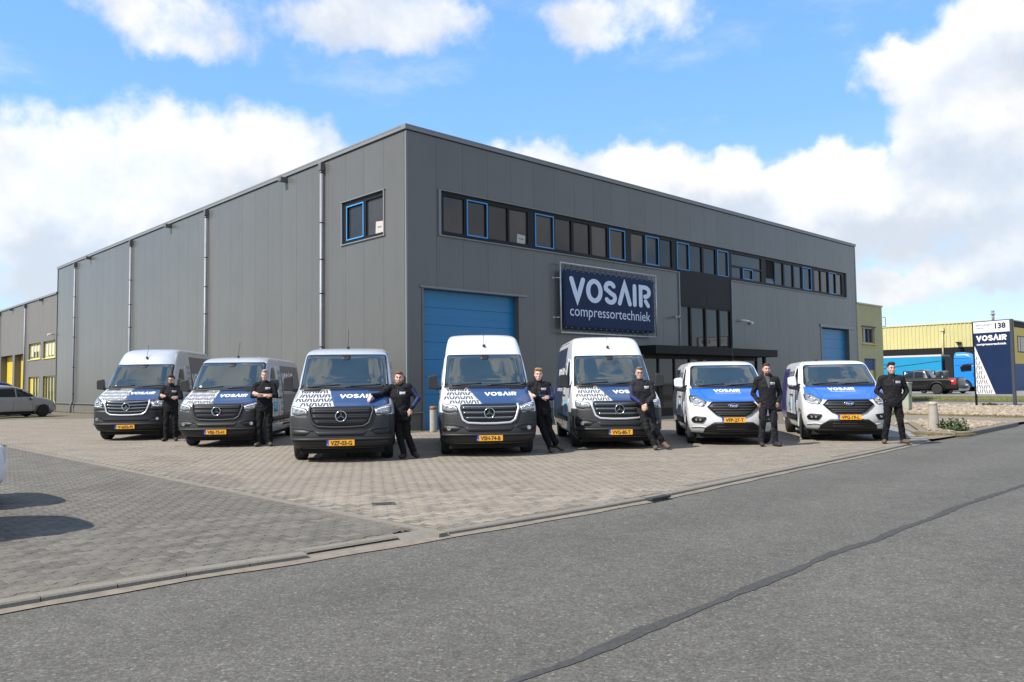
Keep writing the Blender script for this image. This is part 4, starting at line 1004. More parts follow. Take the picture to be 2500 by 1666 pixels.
    for sg in (-1,1):
        q = rnd([(-.80,1.385),(-.44,1.385),(-.475,1.345),(-.80,1.345)],.012); q = q if sg < 0 else mir(q)
        put('bonnet_vent', B.patch(MB(),'F',Z(q),.010,.012,step=.05), mt_plas2, HB)
    g,sw = logo_glyphs(.2); put('lettering', B.ink(MB(),'F',[([(a,k(b)) for a,b in vs],fs) for vs,fs in fit(g,-.06,1.215,.66,.072,sw)],.010), mt_inkw, HB)
    # windscreen, cowl, wipers
    wo = [(-.885,1.405),(.885,1.405),(.815,2.115),(-.815,2.115)]; wi = [(-.855,1.435),(.855,1.435),(.79,2.09),(-.79,2.09)]
    WS = put('windscreen', B.patch(MB(),'F',Z(rnd(wo,.06)),.006,.014,step=.07), mt_plas2, V)
    put('glass', B.patch(MB(),'F',Z(rnd(wi,.05)),.0095,.01,step=.07), mt_ws, WS)
    put('mirror_pod', B.patch(MB(),'F',Z(rnd([(-.10,2.09),(-.075,1.99),(.075,1.99),(.10,2.09)],.03)),.012,.01,step=.06), mt_plas2, WS)
    put('cowl', B.patch(MB(),'F',Z([(-.885,1.388),(.885,1.388),(.885,1.425),(-.885,1.425)]),.014,.02,step=.06), mt_plas2, V)
    for a,b in (((-.72,1.425),(-.10,1.47)),((.02,1.425),(.72,1.465))): put('wiper', MB().tube([B.at('F',a[0]+(b[0]-a[0])*i/6,k(a[1]+(b[1]-a[1])*i/6),.028) for i in range(7)],.012,6), mt_plas2, V)
    # aerial on the roof brow
    ya = (2.19 if H > 2.5 else 2.19); p = B.at('F',0,k(2.30) if H > 2.5 else k(2.262),0)
    A = put('aerial', MB().sphere((0,0,.02),(.035,.07,.035),10,6), mt_plas2, V, tuple(p)); put('aerial_whip', MB().tube([(0,.0,.04),(.0,.16,.42)],.006,5), mt_plas2, A)
    for x in (-.36,-.12,.12,.36): put('roof_rib', MB().box(x-.03,x+.03,2.75,5.3,H+dz-.01,H+dz+.012), paintm, V, bevel=.008)
    for sg in (-1,1): mirror_part(V,sg,1.02,1.22,k(1.52),.32,.21)
    for sd in 'LR': side_set(B,V,sd,sprinter_side(B,sd,H,k,paintm,flank or {}))
    # tail
    put('rear_doors', B.patch(MB(),'B',Z([(-.80,.5),(.80,.5),(.76,min(H-.2,2.3)),(-.76,min(H-.2,2.3))]),.008,.012,step=.3), mt_wrapd, V)
    for sg in (-1,1): put('tail_light', B.patch(MB(),'B',Z([(sg*.85,.9),(sg*.94,.9),(sg*.92,1.35),(sg*.85,1.35)]),.012,.02,step=.2), mt_red, V)
    plate_part(V, plate, -.052+ (0 if not old else .0), k(.385)); return V,B
def sprinter_side(B, sd, H, k, paintm, fl):
    zt = H-.10; Z = lambda poly: [(a,k(b)) for a,b in poly]
    sp = dict(door=Z(rnd([(1.60,.50),(2.42,.50),(2.42,1.35),(2.36,2.04),(1.93,2.05),(1.36,1.46),(1.36,1.0),(1.52,.86)],.05)), door_mat=paintm,
              win=Z(rnd([(1.46,1.42),(1.92,1.98),(2.30,1.99),(2.34,1.38),(1.60,1.34)],.05)), handle=(2.30,k(1.17)), handle2=(2.62,k(1.17)),
              slide=Z(rnd([(2.46,.50),(3.74,.50),(3.72,2.08),(2.40,2.08)],.05)), slide_mat=paintm, rub=Z([(1.58,.56),(4.15,.56),(4.15,.68),(1.56,.68)]))
    d0 = 2.95 if sd == 'L' else 2.95
    g,sw = logo_glyphs(.2); tv,tf,tw = text2d('compressortechniek')
    sp['wraps'] = [('side_wrap', [(d0,k(.40)),(5.80,k(.40)),(5.72,k(zt)),(d0+.15,k(zt))], mt_wrapd)]
    sp['slide'] = Z(rnd([(2.46,.50),(d0-.02,.50),(d0+.10,2.08),(2.40,2.08)],.04))
    sp['inks'] = [('lettering', flip_y(fit(g,3.15,k(1.52),1.55,.34,sw),sd,3.15,4.70), mt_inkw, .006), ('lettering', flip_y(fit([(tv,tf)],3.15,k(1.26),1.5,.17,tw),sd,3.15,4.65), mt_inkw, .006)]
    # lattice print in the change from paint to wrap
    mb = []
    for r in range(9):
        for c in range(2):
            z = k(.6+r*.17); y = 2.66+c*.17-.0*r
            if z > k(zt-.25): continue
            for sg in (-1,1):
                a = (y+.08+sg*.065,z+.02 if (c+r)%2 else z+.13); b = (y+.08+sg*.02,z+.13 if (c+r)%2 else z+.02)
                vs = [(a[0]-.012,a[1]),(a[0]+.012,a[1]),(b[0]+.012,b[1]),(b[0]-.012,b[1])]; mb.append((vs,[(0,1,2,3)]))
    sp['inks'].append(('lattice_print', mb, mt_inkg, .0085))
    sp['stick'] = [('info_sticker', Z([(1.74,.80),(2.22,.80),(2.22,1.06),(1.74,1.06)]), mt_cyan, .009)]
    w = []
    for yy,zz,a,b in ((1.80,.98,.12,.03),(1.80,.90,.12,.03),(2.00,.98,.17,.02),(2.00,.93,.15,.02),(2.00,.86,.17,.02)): w.append(([(yy,k(zz)),(yy+a,k(zz)),(yy+a,k(zz+b)),(yy,k(zz+b))],[(0,1,2,3)]))
    sp['inks'].append(('sticker_lines', w, mt_cyan2, .0105))
    return sp
def pp(px, py, scale): return (px*scale,py*scale)
sprinter((-10.86,22.32),6.4,2.61,'silver high roof van with lattice print bonnet, leftmost of the row, plate V-650-FJ','V-650-FJ',mt_silver,True,old=True,hood_split=(-.07,-.07),dz=.075)
sprinter((-7.22,19.36),4.5,2.285,'silver low roof van second in the row, parked beside the grey haired man, plate VBJ-73-H','VBJ-73-H',mt_silver,False,hood_split=(-.13,-.15))
sprinter((-3.27,15.13),7.8,2.285,'silver low roof van the bearded man leans on, plate VZF-03-G','VZF-03-G',mt_silver,False,hood_split=(-.135,-.28),fogs=False)
sprinter((-.47,15.97),5.5,2.61,'white high roof van in front of the large blue door, plate VSH-74-B','VSH-74-B',mt_white,True)
sprinter((2.34,17.40),1.6,2.61,'white high roof van below the banner, plate VVG-80-T','VVG-80-T',mt_white,True,hood_split=(-.13,-.39))

# the two smaller vans
def custom_rows():
    L = 4.97; base = [(.26,.14,.90,.66,2.4),(.36,.06,.94,.64,2.4),(.50,.01,.965,.62,2.5),(.62,.0,.975,.60,2.5),(.76,.015,.98,.60,2.5),(.88,.035,.98,.58,2.5),(.95,.065,.978,.56,2.5),(1.01,.14,.972,.54,2.5),
        (1.08,.28,.965,.50,2.6),(1.16,.47,.955,.46,2.7),(1.24,.69,.942,.42,2.8),(1.305,.90,.93,.40,2.9),(1.34,.96,.925,.40,3.0),(1.50,1.17,.895,.42,3.0),(1.68,1.42,.855,.42,3.0),(1.84,1.64,.815,.42,2.9),(1.89,1.73,.79,.44,2.8),(1.935,1.88,.745,.48,2.7),(1.965,2.10,.68,.5,2.6),(1.985,2.5,.52,.5,2.5)]
    return [(z,y,W,d,n,L-.03-.10*max(0,z-1.1)-(0 if z < 1.9 else 1.6*(z-1.9)),.2) for z,y,W,d,n in base]
def small_van(pos, yaw, label, plate, seven):
    V = empty('delivery_van', (*pos,0), R(yaw), label=label, category='van', group='company vans parked in a row')
    B = cached('cb',lambda: Body(custom_rows())); FY,RY,WR = 1.0,3.93,.335
    link('body', cached('cbody',lambda: B.mesh('body',mt_white,[(FY,.345,.42),(RY,.345,.42)])), V)
    put('underbody', MB().box(-.78,.78,.35,4.8,.16,.29).box(-.60,.60,.5,4.5,.29,.85), mt_under, V)  # dark underside box, added to block light beneath the van
    for y in (FY,RY):
        for sg in (-1,1): wheel(V,.955,y,WR,.22,sg,mt_rim if seven else mt_rimd,5 if seven else 8)
    mb = MB(); B.patch(mb,'F',rnd([(-.43,.535),(.43,.535),(.62,.40),(.66,.28),(-.66,.28),(-.62,.40)],.02),.012,.02,step=.06)
    BP = put('lower_grille', mb, mt_plas2, V)
    for z in (.50,.44,.38): put('grille_slat', B.line(MB(),'F',[(-.36,z),(.36,z)],.020,.022,.02), mt_plas, BP)
    put('front_splitter', B.patch(MB(),'F',[(-.88,.265),(.88,.265),(.90,.30),(-.90,.30)],.020,.03,step=.06), mt_plas2, BP)
    gi = [(-.55,.88),(-.44,.975),(.44,.975),(.55,.88),(.36,.70),(.30,.685),(.27,.665),(-.27,.665),(-.30,.685),(-.36,.70)]
    G_ = put('grille', B.patch(MB(),'F',rnd(gi,.02),.014,.02,step=.05), mt_plas2, V)
    put('grille_surround', B.line(MB(),'F',[(a*1.02,.82+(b-.82)*1.03) for a,b in gi],.016,.024,.025,closed=True,step=.04), mt_grey, G_)
    for z,hw in ((.93,.44),(.87,.50),(.81,.45),(.75,.38),(.71,.33)): put('grille_slat', B.line(MB(),'F',[(-hw,z),(hw,z)],.030,.026,.025), mt_grey if z > .9 else mt_plas, G_)
    p = B.at('F',0,.895,.045); bd = put('oval_badge', MB().lathe([(.118,.01),(.118,-.008),(.108,-.016),(.100,-.010)],28,'y'), mt_chrome, V, tuple(p)); bd.scale = (1,1,.42)
    put('badge_field', MB().lathe([(0,-.012),(.102,-.011),(.102,.005)],28,'y'), M('badge_blue',(.012,.03,.12),.3,coat=1.), bd)
    tv,tf,tw = text2d('Ford'); mb = MB(); print2d(mb, [([(-.07+.14*a/tw+.25*b*.06,-.055+b*.15) for a,b in tv],tf)], lambda a,b:(a,-.0145,b)); put('badge_script', mb, mt_inkw, bd)
    for sg in (-1,1):
        q = rnd([(-.925,1.125),(-.80,1.145),(-.555,.990),(-.64,.885),(-.84,.915),(-.925,.99)],.03); q = q if sg < 0 else mir(q)
        Hd = put('headlight', B.patch(MB(),'F',q,.012,.02,step=.05), mt_lampd, V)
        q2 = rnd([(-.90,1.09),(-.80,1.115),(-.60,.985),(-.65,.905),(-.83,.935),(-.90,1.0)],.025); q2 = q2 if sg < 0 else mir(q2)
        put('lamp_lens', B.patch(MB(),'F',q2,.016,.01,step=.05), mt_lamp, Hd)
        for cx,cz,r_ in ((.81,1.03,.052),(.70,.965,.036)):
            p = B.at('F',sg*cx,cz,.022); put('reflector', MB().lathe([(r_,.02),(r_,-.004),(r_*.85,-.004),(r_*.5,.008),(0,.008)],18,'y',tuple(p)), mt_chrome, Hd)
        put('lamp_strip', B.line(MB(),'F',[(sg*a,b) for a,b in ((.89,.97),(.82,.925),(.655,.90))],.014,.020,.01), mt_lampw, Hd)
        q = rnd([(-.90,.60),(-.83,.665),(-.585,.645),(-.665,.525),(-.87,.535)],.02); q = q if sg < 0 else mir(q)
        Fg = put('fog_recess', B.patch(MB(),'F',q,.010,.02,step=.05), mt_plas2, V)
        put('recess_rim', B.line(MB(),'F',q,.014,.016,.02,closed=True,step=.04), mt_plas, Fg)
        for cx in (.80,.72): p = B.at('F',sg*cx,.592,.016); put('fog_lamp', MB().lathe([(.026,.02),(.026,-.008),(.018,-.004),(0,-.004)],12,'y',tuple(p)), mt_lamp, Fg)
        put('bumper_crease', B.line(MB(),'F',[(sg*.90,.42),(sg*.72,.44),(sg*.60,.42)],.012,.012,.02), mt_white, V)
    hb = [(-.43,.985),(.43,.985),(.57,.998),(.80,1.150),(.90,1.14),(.865,1.310),(-.865,1.310),(-.90,1.14),(-.80,1.150),(-.57,.998)]
    HB = put('bonnet', B.patch(MB(),'F',hb,.006,.012,step=.04), mt_bright, V)
    for sg in (-1,1): put('bonnet_crease', B.line(MB(),'F',[(sg*.50,1.0),(sg*.60,1.13),(sg*.68,1.30)],.02,.012,.012), mt_bright, HB)
    g,sw = logo_glyphs(.2); put('lettering', B.ink(MB(),'F',fit(g,-.34,1.205,.60,.062,sw),.011), mt_inkw, HB)
    tv,tf,tw = text2d('compressortechniek'); put('lettering', B.ink(MB(),'F',fit([(tv,tf)],-.31,1.172,.58,.028,tw),.011), mt_inkw, HB)
    wo = [(-.855,1.325),(.855,1.325),(.80,1.60),(.755,1.865),(-.755,1.865),(-.80,1.60)]; wi = [(-.82,1.36),(.82,1.36),(.775,1.60),(.73,1.84),(-.73,1.84),(-.775,1.60)]
    WS = put('windscreen', B.patch(MB(),'F',rnd(wo,.09),.006,.014,step=.06), mt_plas2, V); put('glass', B.patch(MB(),'F',rnd(wi,.09),.0095,.01,step=.06), mt_ws, WS)
    put('cowl', B.patch(MB(),'F',[(-.80,1.305),(.80,1.305),(.82,1.345),(-.82,1.345)],.013,.02,step=.05), mt_plas2, V)
    for a,b in (((-.65,1.35),(-.05,1.385)),((.02,1.35),(.68,1.385))): put('wiper', MB().tube([B.at('F',a[0]+(b[0]-a[0])*i/6,a[1]+(b[1]-a[1])*i/6,.026) for i in range(7)],.011,6), mt_plas2, V)
    A = put('aerial', MB().lathe([(.02,0),(.015,.03),(0,.035)],10), mt_plas2, V, (.42,2.6,1.983)); put('aerial_whip', MB().tube([(0,0,.02),(-.06,-.22,.40)],.005,5), mt_plas2, A)
    put('roof_bracket', MB().box(-.36,-.28,2.4,2.5,1.975,2.02), mt_plas2, V, bevel=.01)
    for sg in (-1,1):
        mirror_part(V,sg,1.0,1.24,1.45,.25,.21,upmat=mt_white); put('mirror_foot', MB().prism(rnd([(sg*.88,1.30),(sg*1.20,1.33),(sg*1.18,1.25),(sg*.90,1.20)],.03),1.12,1.30,'y'), mt_plas2, V, bevel=.015)
    g,sw = logo_glyphs(.16); tv,tf,tw = text2d('compressortechniek')
    for sd in 'LR':
        q = [(1.40,.50),(1.62,.50),(1.72,.9),(1.80,1.22),(1.60,1.24),(1.48,.9)]
        sp = dict(door=rnd([(1.50,.46),(2.36,.46),(2.38,1.2),(2.30,1.83),(2.05,1.84),(1.34,1.34),(1.36,.95)],.05), door_mat=mt_white, win=rnd([(1.46,1.28),(1.98,1.77),(2.24,1.78),(2.30,1.24)],.05), handle=(2.26,1.09), handle2=(2.52,1.09),
            slide=rnd([(2.41,.46),(3.55,.46),(3.55,1.82),(2.36,1.86)],.05), slide_mat=mt_white, rub=[(1.52,.44),(3.42,.44),(3.42,.60),(1.50,.60)])
        sp['wraps'] = [('side_wrap', [(3.58,.40),(4.85,.40),(4.80,1.80),(3.62,1.80)], mt_purple if seven else mt_wrapd)]
        sp['inks'] = [('lettering', flip_y(fit(g,2.50,1.46,1.0,.26,sw),sd,2.50,3.50), mt_wrapd, .009), ('lettering', flip_y(fit([(tv,tf)],2.50,1.30,.98,.10,tw),sd,2.50,3.48), mt_inkg, .009)]
        sp['stick'] = [('side_stripe', q, mt_hood, .0085), ('info_sticker', [(2.50,.66),(2.72,.66),(2.72,.98),(2.50,.98)], mt_cyan, .009)]
        wl = [([(y,z),(y+a,z),(y+a,z+.02),(y,z+.02)],[(0,1,2,3)]) for y,z,a in ((2.54,.92,.14),(2.54,.86,.14),(2.54,.80,.14),(2.54,.72,.14),(1.53,.86,.15),(1.52,.80,.15))]
        sp['inks'].append(('sticker_lines', wl, mt_cyan2, .0105))
        dm = [([(2.86,.98),(2.80,.84),(2.86,.68),(2.92,.84)],[(0,1,2,3)]),([(2.74,.84),(2.86,.80),(2.98,.84),(2.86,.88)],[(0,1,2,3)])]
        sp['inks'].append(('compass_print', dm[:1], mt_inkg, .0090)); sp['inks'].append(('compass_print', dm[1:], mt_inkg, .0098))
        side_set(B,V,sd,sp)
    put('rear_door', B.patch(MB(),'B',[(-.78,.5),(.78,.5),(.70,1.75),(-.70,1.75)],.008,.012,step=.3), mt_white, V)
    for sg in (-1,1): put('tail_light', B.patch(MB(),'B',[(sg*.83,.9),(sg*.92,.9),(sg*.86,1.4),(sg*.80,1.4)],.012,.02,step=.2), mt_red, V)
    plate_part(V, plate, -.045, .585); return V
small_van((5.00,18.05),-7,'white low van with bright blue bonnet, sixth in the row, plate VFP-27-T','VFP-27-T',False)
small_van((7.92,18.75),-12.2,'white low van with bright blue bonnet and silver wheels, rightmost of the row, plate VPG-19-L','VPG-19-L',True)
# ------------------------------------------------------------------ the seven men: one continuous body each, clothes grown over the same joints
def V3(*a): return Vector(a)
class Blob:
    def __init__(s): s.mb = MB()
    def cap(s, a, ra, b, rb, n=14, bulge=1.):
        a,b = Vector(a),Vector(b); d = b-a; L = max(d.length,1e-4); t = [-.9,-.6,0,.35,.7,1,1+.6*rb/max(L,.01),1+.9*rb/max(L,.01)]
        d.normalize(); pts = [a-d*ra*.95, a-d*ra*.72, a-d*ra*.3]; rs = [ra*.25,ra*.70,ra*.96]
        for k in range(5): u = k/4; pts.append(a+(b-a)*u); rs.append((ra+(rb-ra)*u)*(1+(bulge-1)*math.sin(PI*u)))
        pts += [b+d*rb*.3, b+d*rb*.72, b+d*rb*.95]; rs += [rb*.96,rb*.70,rb*.25]; s.mb.tube(pts,rs,n); return s
    def chain(s, pts, rs, n=12):
        for i in range(len(pts)-1): s.cap(pts[i],rs[i],pts[i+1],rs[i+1],n)
        return s
    def ell(s, c, r, rot=None, n=18, k=12):
        m = MB().sphere((0,0,0),r,n,k); rm = rot or Matrix.Identity(3); s.mb.add([tuple(rm@Vector(v)+Vector(c)) for v in m.v], m.f, 0, True); return s
    def loft(s, secs, n=24):
        """elliptic sections: centre, half width, half depth, sideways axis"""
        vs = []; fs = []
        for c,rx,ry,ax in secs:
            ax = Vector(ax).normalized(); fw = Vector((0,0,1)).cross(ax); fw.normalize()
            for k in range(n):
                a = 2*PI*k/n; ca,sa = math.cos(a),math.sin(a); e = .86
                vs.append(Vector(c)+ax*rx*math.copysign(abs(ca)**e,ca)+fw*ry*math.copysign(abs(sa)**e,sa))
        m = len(secs)
        for i in range(m-1):
            for k in range(n): fs.append((i*n+k,i*n+(k+1)%n,(i+1)*n+(k+1)%n,(i+1)*n+k))
        fs += [tuple(range(n))[::-1], tuple((m-1)*n+k for k in range(n))]; s.mb.add(vs,fs,0,True); return s
    def mesh(s, name, mat, voxel=.011, smooth=4, wrinkle=0., adapt=0.):
        o = bpy.data.objects.new('t', s.mb.mesh('t',mat)); COL.objects.link(o)
        md = o.modifiers.new('r','REMESH'); md.mode = 'VOXEL'; md.voxel_size = voxel; md.adaptivity = adapt; md.use_smooth_shade = True
        if smooth: sm = o.modifiers.new('s','SMOOTH'); sm.factor = .5; sm.iterations = smooth
        if wrinkle:
            if 'folds' not in bpy.data.textures:
                tx = bpy.data.textures.new('folds','CLOUDS'); tx.noise_scale = .075; tx.noise_depth = 3
            dm = o.modifiers.new('d','DISPLACE'); dm.texture = bpy.data.textures['folds']; dm.strength = wrinkle; dm.texture_coords = 'LOCAL'; dm.mid_level = .5
        bpy.context.view_layer.update(); me = bpy.data.meshes.new_from_object(o.evaluated_get(bpy.context.evaluated_depsgraph_get()))
        bpy.data.objects.remove(o); me.name = name
        me.materials.clear(); me.materials.append(mat); me.polygons.foreach_set('use_smooth',[True]*len(me.polygons)); return me
def skin(n, c): return M(n, c, .55, var=.08, vs=25, dirt=((c[0]*.85,c[1]*.6,c[2]*.55),14,.35))
mt_navyj = M('jacket_black', (.0085,.0085,.011), .8, spec=.2, var=.25, vs=18, bump=.2, bs=140); mt_char = M('sweater_charcoal', (.020,.020,.024), .85, spec=.2, var=.2, vs=18, bump=.25, bs=160)
mt_soft = M('softshell_black', (.013,.013,.015), .8, spec=.2, var=.2, vs=16, bump=.15, bs=120); mt_trou = M('trousers_black', (.009,.009,.010), .85, spec=.2, var=.25, vs=14, bump=.2, bs=140)
mt_trog = M('trousers_charcoal', (.018,.018,.021), .85, spec=.2, var=.22, vs=14, bump=.2, bs=140)
mt_accent = M('jacket_blue', (.010,.022,.10), .75); mt_shirt = M('shirt_grey', (.06,.062,.068), .85)
mt_boot = M('boot_black', (.022,.019,.016), .7, var=.2, vs=20); mt_bootb = M('boot_brown', (.10,.065,.04), .75, var=.25, vs=20); mt_bootg = M('boot_olive', (.055,.055,.042), .75, var=.25, vs=20)
mt_eyew = M('eye_white', (.36,.32,.29), .3); mt_eyed = M('eye_dark', (.03,.02,.015), .3); mt_lip = M('lips', (.36,.15,.12), .5)
def person(pos, yaw, label, J, look=0., tilt=0., skinc=(.55,.33,.25), hair=(.02,.013,.010), hairstyle='short', beard=None, jacket=mt_navyj, trous=mt_trou, boots=mt_boot, build=1., head_s=1.06, bare=False, glasses=False, collar=True, accent=None, hood=False, shirt=False, hands=(None,None), scale=1., high=False, pockets=1):
    """J: joints in metres, x to the viewer's right, y away, z up; suffix l / r is the viewer's left and right"""
    P = empty('person', (*pos,0), R(yaw), label=label, category='person', group='men standing beside the vans'); P.scale = (scale,)*3
    g = {k:Vector(v) for k,v in J.items()}; sk = skin('skin_%02d'%len([m for m in MATS if m.startswith('skin')]), skinc)
    pel,che,nek,hd = g['pelvis'],g['chest'],g['neck'],g['head']; hd = hd+(nek-hd)*.15; ax = (g['sr']-g['sl']); ax.z *= .4; hx = g['hr']-g['hl']; hx.z = 0
    b = build*1.07
    # --- body (skin): head, neck, trunk, limbs, hands in one surface
    B = Blob(); hr = Matrix.Rotation(look,3,'Z')@Matrix.Rotation(tilt,3,'Y'); s = head_s
    H = lambda x,y,z: hd+hr@Vector((x*s,y*s,z*s))
    B.ell(H(0,.015,.035),(.076*s,.095*s,.090*s),hr).ell(H(0,-.012,-.035),(.064*s,.078*s,.088*s),hr).ell(H(0,-.035,-.085),(.044*s,.047*s,.036*s),hr)
    B.ell(H(0,-.083,.028),(.050*s,.016*s,.012*s),hr,12,8)
    B.cap(H(0,-.088,.012),.009*s,H(0,-.104,-.022),.0135*s,8).ell(H(.013,-.092,-.028),(.010*s,.011*s,.008*s),hr,8,6).ell(H(-.013,-.092,-.028),(.010*s,.011*s,.008*s),hr,8,6)
    B.ell(H(0,-.083,-.062),(.026*s,.012*s,.012*s),hr,10,8)
    for sx in (-1,1): B.ell(H(sx*.076,.012,-.005),(.010*s,.020*s,.032*s),hr,10,8).ell(H(sx*.042,-.066,-.020),(.022*s,.018*s,.022*s),hr,10,8)
    B.cap(nek-Vector((0,-.012,.04)),.058,hd+Vector((0,.015,-.07)),.054)
    B.loft([(pel+Vector((0,0,-.10)),.12,.09,hx),(pel,.145*b,.10*b,hx),(pel.lerp(che,.45),.13*b,.095*b,(hx.normalized()+ax.normalized())),(che,.155*b,.105*b,ax),(che.lerp(nek,.6),.14,.08,ax),(nek+Vector((0,0,.0)),.055,.055,ax)])
    for q in 'lr':
        B.chain([g['s'+q],g['e'+q],g['w'+q]],[.047,.038,.027]); B.chain([g['h'+q],g['k'+q],g['a'+q]],[.075,.052,.038]); B.cap(g['a'+q]+Vector((0,0,-.02)),.030,g['a'+q].lerp(g['t'+q],.6),.022)
    for q,hnd in zip('lr',hands):
        w = g['w'+q]; f = (w-g['e'+q]).normalized(); up = Vector((0,0,1)); curl = .35; palm = None
        if hnd: f = Vector(hnd[0]).normalized(); up = Vector(hnd[1]).normalized(); curl = hnd[2]
        sd = f.cross(up).normalized(); up = sd.cross(f).normalized(); tb = hnd[3] if hnd and len(hnd) > 3 else 1
        B.cap(w,.026,w+f*.03,.026); c = w+f*.055
        for k in (-1.5,-.5,.5,1.5): B.cap(w+f*.02+sd*k*.016,.014,w+f*.092+sd*k*.0195,.0115,8)
        for k,L in zip((-1.5,-.5,.5,1.5),(.066,.082,.078,.060)):
            p = w+f*.092+sd*k*.0205; d1 = (f*math.cos(curl*.6)-up*math.sin(curl*.6)+sd*k*.05).normalized(); d2 = (f*math.cos(curl*1.7)-up*math.sin(curl*1.7)).normalized(); d3 = (f*math.cos(curl*2.6)-up*math.sin(curl*2.6)).normalized()
            B.chain([p,p+d1*L*.45,p+d1*L*.45+d2*L*.32,p+d1*L*.45+d2*L*.32+d3*L*.25],[.0102,.0094,.0086,.0075],8)
        p = w+f*.03+sd*tb*.026; d = (f*.7+sd*tb*.65-up*.25).normalized(); d2 = (f*.92+sd*tb*.2-up*.3).normalized(); B.chain([p,p+d*.042,p+d*.042+d2*.032],[.0125,.0108,.009],8)
    link('body', B.mesh('body', sk, .0075, 2, adapt=.0), P)
    # --- face and hair
    eb = M('brow_'+sk.name, tuple(c*.9+.004 for c in hair), .9)
    for sx in (-1,1):
        E = put('eye', MB().sphere(H(sx*.031,-.0795,.010),(.0115*s,.008*s,.0052*s),10,7), mt_eyew, P); put('iris', MB().sphere(H(sx*.031,-.0858,.010),(.0062*s,.004*s,.0050*s),8,6), mt_eyed, E)
        put('eyebrow', MB().tube([H(sx*.013,-.098,.033),H(sx*.032,-.097,.038),H(sx*.050,-.083,.031)],[.004,.0055,.003],6), eb, P)
    put('mouth', MB().tube([H(-.025,-.083,-.060),H(-.012,-.096,-.063),H(0,-.0975,-.0635),H(.012,-.096,-.063),H(.025,-.083,-.060)],[.002,.0042,.0045,.0042,.002],6), mt_lip, P)
    mh = M('hair_%s'%sk.name, hair, .8, var=.3, vs=60, bump=.5, bs=180)
    Hb = Blob(); Hb.ell(H(0,.030,.052),(.083*s,.094*s,.088*s),hr).ell(H(0,-.030,.105),(.066*s,.058*s,.035*s),hr)
    if hairstyle == 'quiff': Hb.ell(H(.01,-.045,.122),(.058*s,.045*s,.030*s),hr)
    if hairstyle == 'swept': Hb.ell(H(-.02,-.045,.118),(.060*s,.048*s,.030*s),hr).ell(H(.03,-.04,.110),(.045*s,.05*s,.03*s),hr)
    if hairstyle == 'full': Hb.ell(H(0,-.02,.118),(.075*s,.070*s,.036*s),hr)
    hm = Hb.mesh('hair', mh, .009, 1, .008)
    bm = bmesh.new(); bm.from_mesh(hm); inv = hr.transposed()
    for f in list(bm.faces):
        c = inv@(f.calc_center_median()-hd)/s
        low = -.03 if c.y > .03 else (.03 if c.y > -.02 else .062+ (.012 if hairstyle == 'recede' else 0)); 
        if abs(c.x) > .05 and -.045 < c.y < .03: low = -.008 if c.y > -.02 else .03
        if c.z < low: bm.faces.remove(f)
    bm.to_mesh(hm); bm.free(); link('hair', hm, P)
    if beard:
        Bb = Blob().ell(H(0,-.030,-.078),(.056*s,.062*s,.050*s),hr).ell(H(0,-.075,-.058),(.040*s,.022*s,.018*s),hr)
        me = Bb.mesh('beard', M('beard_'+sk.name, beard, .9, var=.35, vs=70, bump=.5, bs=200), .008, 1, .004)
        bm = bmesh.new(); bm.from_mesh(me)
        for f in list(bm.faces):
            c = inv@(f.calc_center_median()-hd)/s
            if c.z > -.045 or (abs(c.x) < .022 and -.074 < c.z < -.05 and c.y < -.05) or c.y > .02: bm.faces.remove(f)
        bm.to_mesh(me); bm.free(); link('beard', me, P)
    if glasses:
        mb = MB()
        for sx in (-1,1):
            pts = [H(sx*(.034+.026*math.cos(2*PI*i/14)),-.104,.008+.019*math.sin(2*PI*i/14)) for i in range(15)]; mb.tube(pts,.0035,6); mb.tube([H(sx*.060,-.102,.012),H(sx*.080,-.05,.012),H(sx*.083,.01,.008)],.003,6)
        mb.tube([H(-.009,-.106,.012),H(.009,-.106,.012)],.003,6); put('glasses', mb, mt_eyed, P)
    # --- jacket: trunk, sleeves, collar, hem
    C = Blob(); d = Vector((0,0,1)); mid = (hx.normalized()+ax.normalized())
    C.loft([(pel+d*(-.07 if not high else .0),.178*b,.128*b,hx),(pel+d*.01,.180*b,.132*b,hx),(pel.lerp(che,.45),.170*b,.130*b,mid),(che+Vector((0,-.005,0)),.190*b,.138*b,ax),(che.lerp(nek,.45),.185*b,.115*b,ax),(che.lerp(nek,.78),.135,.088,ax),(nek-d*.005,.078,.072,ax),(nek+d*.03,.068,.066,ax)])
    for q in 'lr':
        sh = g['s'+q]; inn = sh.lerp(nek-d*.06,.35); C.cap(inn,.082*b**.5,sh,.078*b**.5)
        w = g['w'+q]; e = g['e'+q]; wr = e.lerp(w,.34 if bare else .93)
        C.chain([sh,e],[.078*b**.5,.056]); C.chain([e,wr],[.057,.043 if not bare else .048])
    if collar:
        C.chain([nek+Vector((-.058,-.03,.035)),nek+Vector((-.05,.045,.06)),nek+Vector((.05,.045,.06)),nek+Vector((.058,-.03,.035))],[.017,.020,.020,.017])
    if hood: C.ell(nek+Vector((.0,.085,.01)),(.125,.06,.07)).cap(nek+Vector((.08,.03,.02)),.04,nek+Vector((.04,.09,.04)),.045)
    jm = C.mesh('jacket', jacket, .0125, 5, .032); link('jacket', jm, P)
    jt = BVHTree.FromPolygons([v.co for v in jm.vertices],[tuple(p.vertices) for p in jm.polygons])
    def on(x,z,off=.004):
        h = jt.ray_cast(Vector((x,-1.2,z)),Vector((0,1,0))); return (h[0]+Vector((0,-off,0))) if h[0] is not None else None
    gl,sw = logo_glyphs(.24); mb = MB(); cx = che.x+.095*(1 if ax.x > 0 else 1); cz = che.z+.075
    for vs,fs in fit(gl,cx-.055,cz,.11,.027,sw):
        q = [on(u,v) for u,v in vs]
        if all(x is not None for x in q): mb.add(q,fs)
